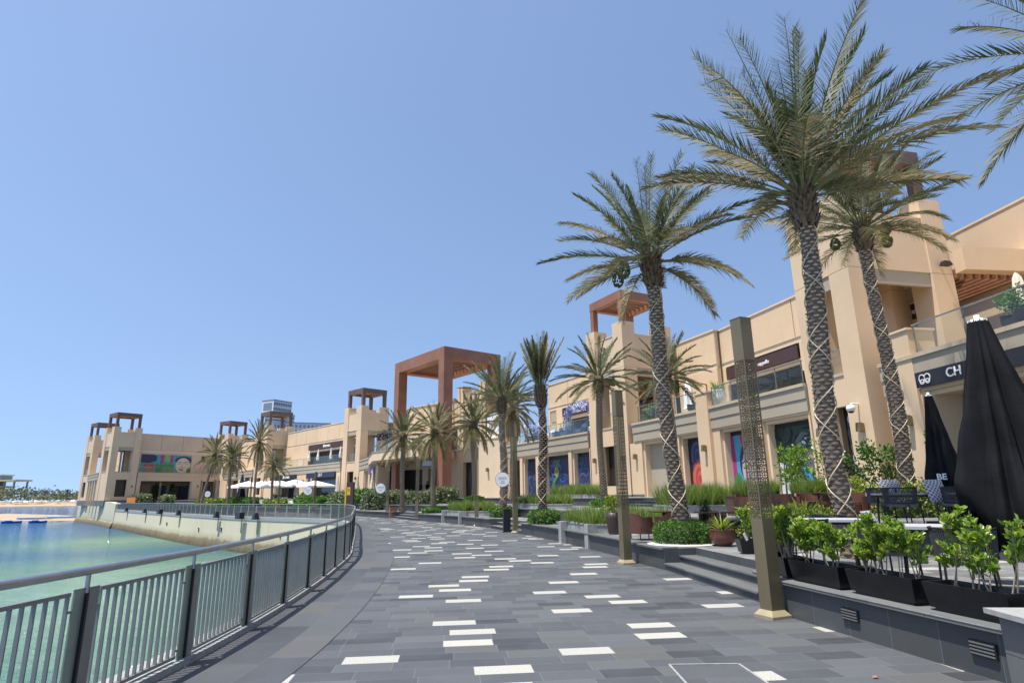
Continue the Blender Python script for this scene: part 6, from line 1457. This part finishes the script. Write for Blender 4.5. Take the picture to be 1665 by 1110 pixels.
# two people at the entrance, small and dark
def person(label, x, y, z, rz, seed, cloth='navy_cloth'):
    r = thing('person', label, 'person', (x, y, z), rz, 'people at the entrance')
    V = [(0, 0, .95), (0, 0, 1.15), (0, .01, 1.38), (0, .0, 1.50), (0, -.02, 1.62), (0, -.01, 1.73), (.10, 0, .88), (.11, .02, .48), (.12, .04, .07), (.13, -.10, .03), (-.10, 0, .88), (-.11, .0, .48), (-.13, .04, .07), (-.14, -.1, .03), (.19, 0, 1.40), (.24, .03, 1.12), (.22, -.08, .88), (.21, -.12, .78), (-.19, 0, 1.40), (-.24, .03, 1.12), (-.21, -.1, .90), (-.2, -.15, .8)]
    E = [(0, 1), (1, 2), (2, 3), (3, 4), (4, 5), (0, 6), (6, 7), (7, 8), (8, 9), (0, 10), (10, 11), (11, 12), (12, 13), (2, 14), (14, 15), (15, 16), (16, 17), (2, 18), (18, 19), (19, 20), (20, 21)]
    rad = [.15, .14, .15, .055, .09, .07, .085, .06, .045, .035, .085, .06, .045, .035, .06, .043, .035, .03, .06, .043, .035, .03]
    me = bpy.data.meshes.new('body'); me.from_pydata(V, E, []); o = bpy.data.objects.new('body', me); COL.objects.link(o); sm = o.modifiers.new('skin', 'SKIN')
    for sv, q in zip(me.skin_vertices[0].data, rad): sv.radius = (q, q * .85)
    me.skin_vertices[0].data[0].use_root = True; o.modifiers.new('sub', 'SUBSURF').levels = 1
    dg = bpy.context.evaluated_depsgraph_get(); dg.update(); m2 = bpy.data.meshes.new_from_object(o.evaluated_get(dg)); bpy.data.objects.remove(o); m2.materials.clear(); m2.materials.append(M[cloth]); m2.materials.append(M['m_tan'])
    for p in m2.polygons:
        if p.center.z > 1.5 or (abs(p.center.x) > .17 and p.center.z < .88): p.material_index = 1
    o = bpy.data.objects.new('body', m2); COL.objects.link(o); o.parent = r
    mb = MB(); mb.lathe((0, .0, 1.60), [(.085, .02), (.098, .08), (.085, .15), (.04, .185), (.001, .19)], 'm_black', 12); mb.build('hair', r)
person('person in dark clothes standing left in the entrance doorway', -10.3, 67.8, Z3, .3, 1); person('person in black clothes standing right in the entrance doorway', -9.5, 67.6, Z3, -.5, 2, 'black_cloth')

# ------------------------------------------------------------ far things
R = random.Random(77); mb = MB()
for k in range(9000):
    x = R.uniform(-640, -230); y = 540 + R.uniform(0, 60); h = 9.5 + 2.2 * sin(x * .05) + 1.8 * sin(x * .17 + 1) + (4 if R.random() < .02 else 0); z = .8 + h * R.random() ** .7; add_leaf(mb, Vector((x, y, z)), rvec(R), rvec(R), R.uniform(1.2, 2.8), R.uniform(.8, 1.8), 'far_tree', R.random())
tag(mb.build('far_woods'), None, None, None, 'stuff')
mb = MB()
for k in range(170):
    x = R.uniform(-540, -235); s = R.uniform(.5, 1.6); mb.lathe((x, 527 + R.uniform(-6, 8) + max(0, (x + 350) * .12), .3), [(s * 1.3, 0), (s * 1.2, s * .5), (s * .6, s * .9), (.01, s)], 'rock' if k % 3 else 'white', 6, False, R.uniform(.8, 2.), 1)
tag(mb.build('shore_rocks'), None, None, None, 'stuff')
for i, (x, h) in enumerate(((-330, 9.), (-322, 11.), (-395, 8.5), (-415, 7.5))):
    r = thing('shore_palm', ['far palm on the shore, left of the taller one by the quay tip', 'tallest far palm on the shore by the quay tip', 'far broad tree palm midway along the shore', 'far low palm on the shore nearer the beige pier'][i], 'palm tree', (x, 545, 1), 0, 'far palms on the shore'); mb = MB(); mb.tube([(0, 0, 0), (.3, 0, h)], [.5, .3], 'bark', 6); mb.build('trunk', r); mb = MB()
    for k in range(40): a = R.uniform(0, 6.3); add_blade(mb, Vector((.3, 0, h)), Vector((cos(a), sin(a), R.uniform(-.2, 1))), 4., .9, 'far_tree', R.random(), .3)
    mb.build('crown', r)
pb = thing('pier_building', 'far beige flat roofed pavilion on dark posts above the shore trees', 'building', (-500, 600, 2.1)); pb.scale = (1.33, 1.33, 1.33)
def pbx(n, *a): mb = MB(); mb.box(*a); mb.build(n, pb)
pbx('roof', -30, 16, -8, 8, 13.4, 14.6, 'pier_cream'); pbx('roof', -30, 5, -8, 6, 9.0, 10.2, 'pier_cream'); pbx('upper_storey', -30, 3., -5, 5, 14.8, 17.4, 'pier_grey'); pbx('roof', -30, 3.6, -6, 6, 17.5, 18.4, 'pier_cream'); pbx('window', -30, 3.1, -5.1, -5.0, 15.6, 16.6, 'hotel_glass'); pbx('core', -30, -1, -5, 5, 4, 13.3, 'pier_grey')
for x, y in ((14, -6), (7, -6), (-1.5, -6), (14, 6)): pbx('post', x - .45, x + .45, y - .45, y + .45, 2, 13.3, 'pier_grey')

def boat(label, x, y, z, rz, L, wd, mat, grp):
    r = thing('paddle_boat', label, 'boat', (x, y, z), rz, grp); mb = MB(); rows = []
    for i in range(11):
        t = i / 10; q = wd / 2 * sin(pi * min(1, .12 + .88 * t * 1.02)) ** .6 if 0 < i < 10 else .05; sh = .12 * (2 * t - 1) ** 4; rows.append([(-L / 2 + L * t, -q, .42 + sh), (-L / 2 + L * t, -q * .7, .08), (-L / 2 + L * t, 0, .0), (-L / 2 + L * t, q * .7, .08), (-L / 2 + L * t, q, .42 + sh), (-L / 2 + L * t, 0, .36 + sh)])
    mb.grid(rows, mat, closed=True, smooth=False); mb.cap(rows[0], mat, True); mb.cap(rows[-1], mat); mb.build('hull', r); mb = MB(); mb.rbox((-.15 * L, 0, .5), (.12 * L, wd * .28, .1), mat); mb.build('seat', r)
boat('left blue boat floating at the edge of the sand spit', -103.6, 128.5, -2.86, .2, 3.8, 1.5, 'boat_blue', 'blue boats by the sand spit'); boat('right blue boat floating at the edge of the sand spit', -98., 128.3, -2.86, .05, 3.6, 1.5, 'boat_blue', 'blue boats by the sand spit')
boat('long white boat pulled up on the sand spit behind the blue boats', -105., 136.5, -2.35, .45, 6.5, 1.3, 'white', 'white boats on the sand spit'); boat('white boat lying on the sand spit against the quay tip', -99.2, 136.5, -2.2, .3, 6.0, 1.3, 'white', 'white boats on the sand spit')
# hotel towers beyond the roofs
ht = thing('hotel_tower', 'far white hotel of stacked turned blocks with grids of windows above the roofs', 'building', (-131, 332, 0))
wm = MB(); wm.box(-.62, .62, -.06, .06, -.75, .75, 'hotel_glass'); wproto = None
def block(x0, x1, y0, y1, z0, z1, rz, cx, cy, nw=0, rows=0, side='r', glaze=False):
    global wproto
    b = MB(); b.box(x0, x1, y0, y1, z0, z1, 'hotel'); b.box(x0 - .15, x1 + .15, y0 - .15, y1 + .15, z1, z1 + .5, 'pier_grey'); o = b.build('block', ht); o.location = (cx, cy, 0); o.rotation_euler = (0, 0, rz)
    if glaze: g = MB(); g.box(x0 - .1, x0 - .02, y0 + 1.2, y1 - 1.2, z0 + 1.2, z1 - 1.2, 'hotel_glass'); g.build('picture_window', o)
    for i in range(nw):
        for j in range(rows):
            if wproto is None: w_ = wproto = wm.build('window', o)
            else: w_ = wproto.copy(); COL.objects.link(w_); w_.parent = o
            w_.location = (x0 + (x1 - x0) * (i + .5) / nw, y0 - .04, z0 + (z1 - z0) * (j + .6) / (rows + .2))
# the near corner of each block turns a narrow glazed end to the left and its long windowed side to the right
block(0, 13, 0, 9, 47.4, 53.8, 1.1, -1.5, -2, 8, 2, glaze=True); block(1, 12.5, 1, 8, 43.6, 46.9, 1.1, -1.2, -1.6, 7, 1); block(1.6, 12, 1.6, 8, 10, 43.1, 1.1, -1.2, -1.6, 4, 6); block(10.5, 14.5, -1.2, 4, 41.2, 46.4, 1.1, -1.5, -2, 3, 2)
block(0, 24, 0, 9, 33, 41.8, .35, 4., 4, 11, 3)
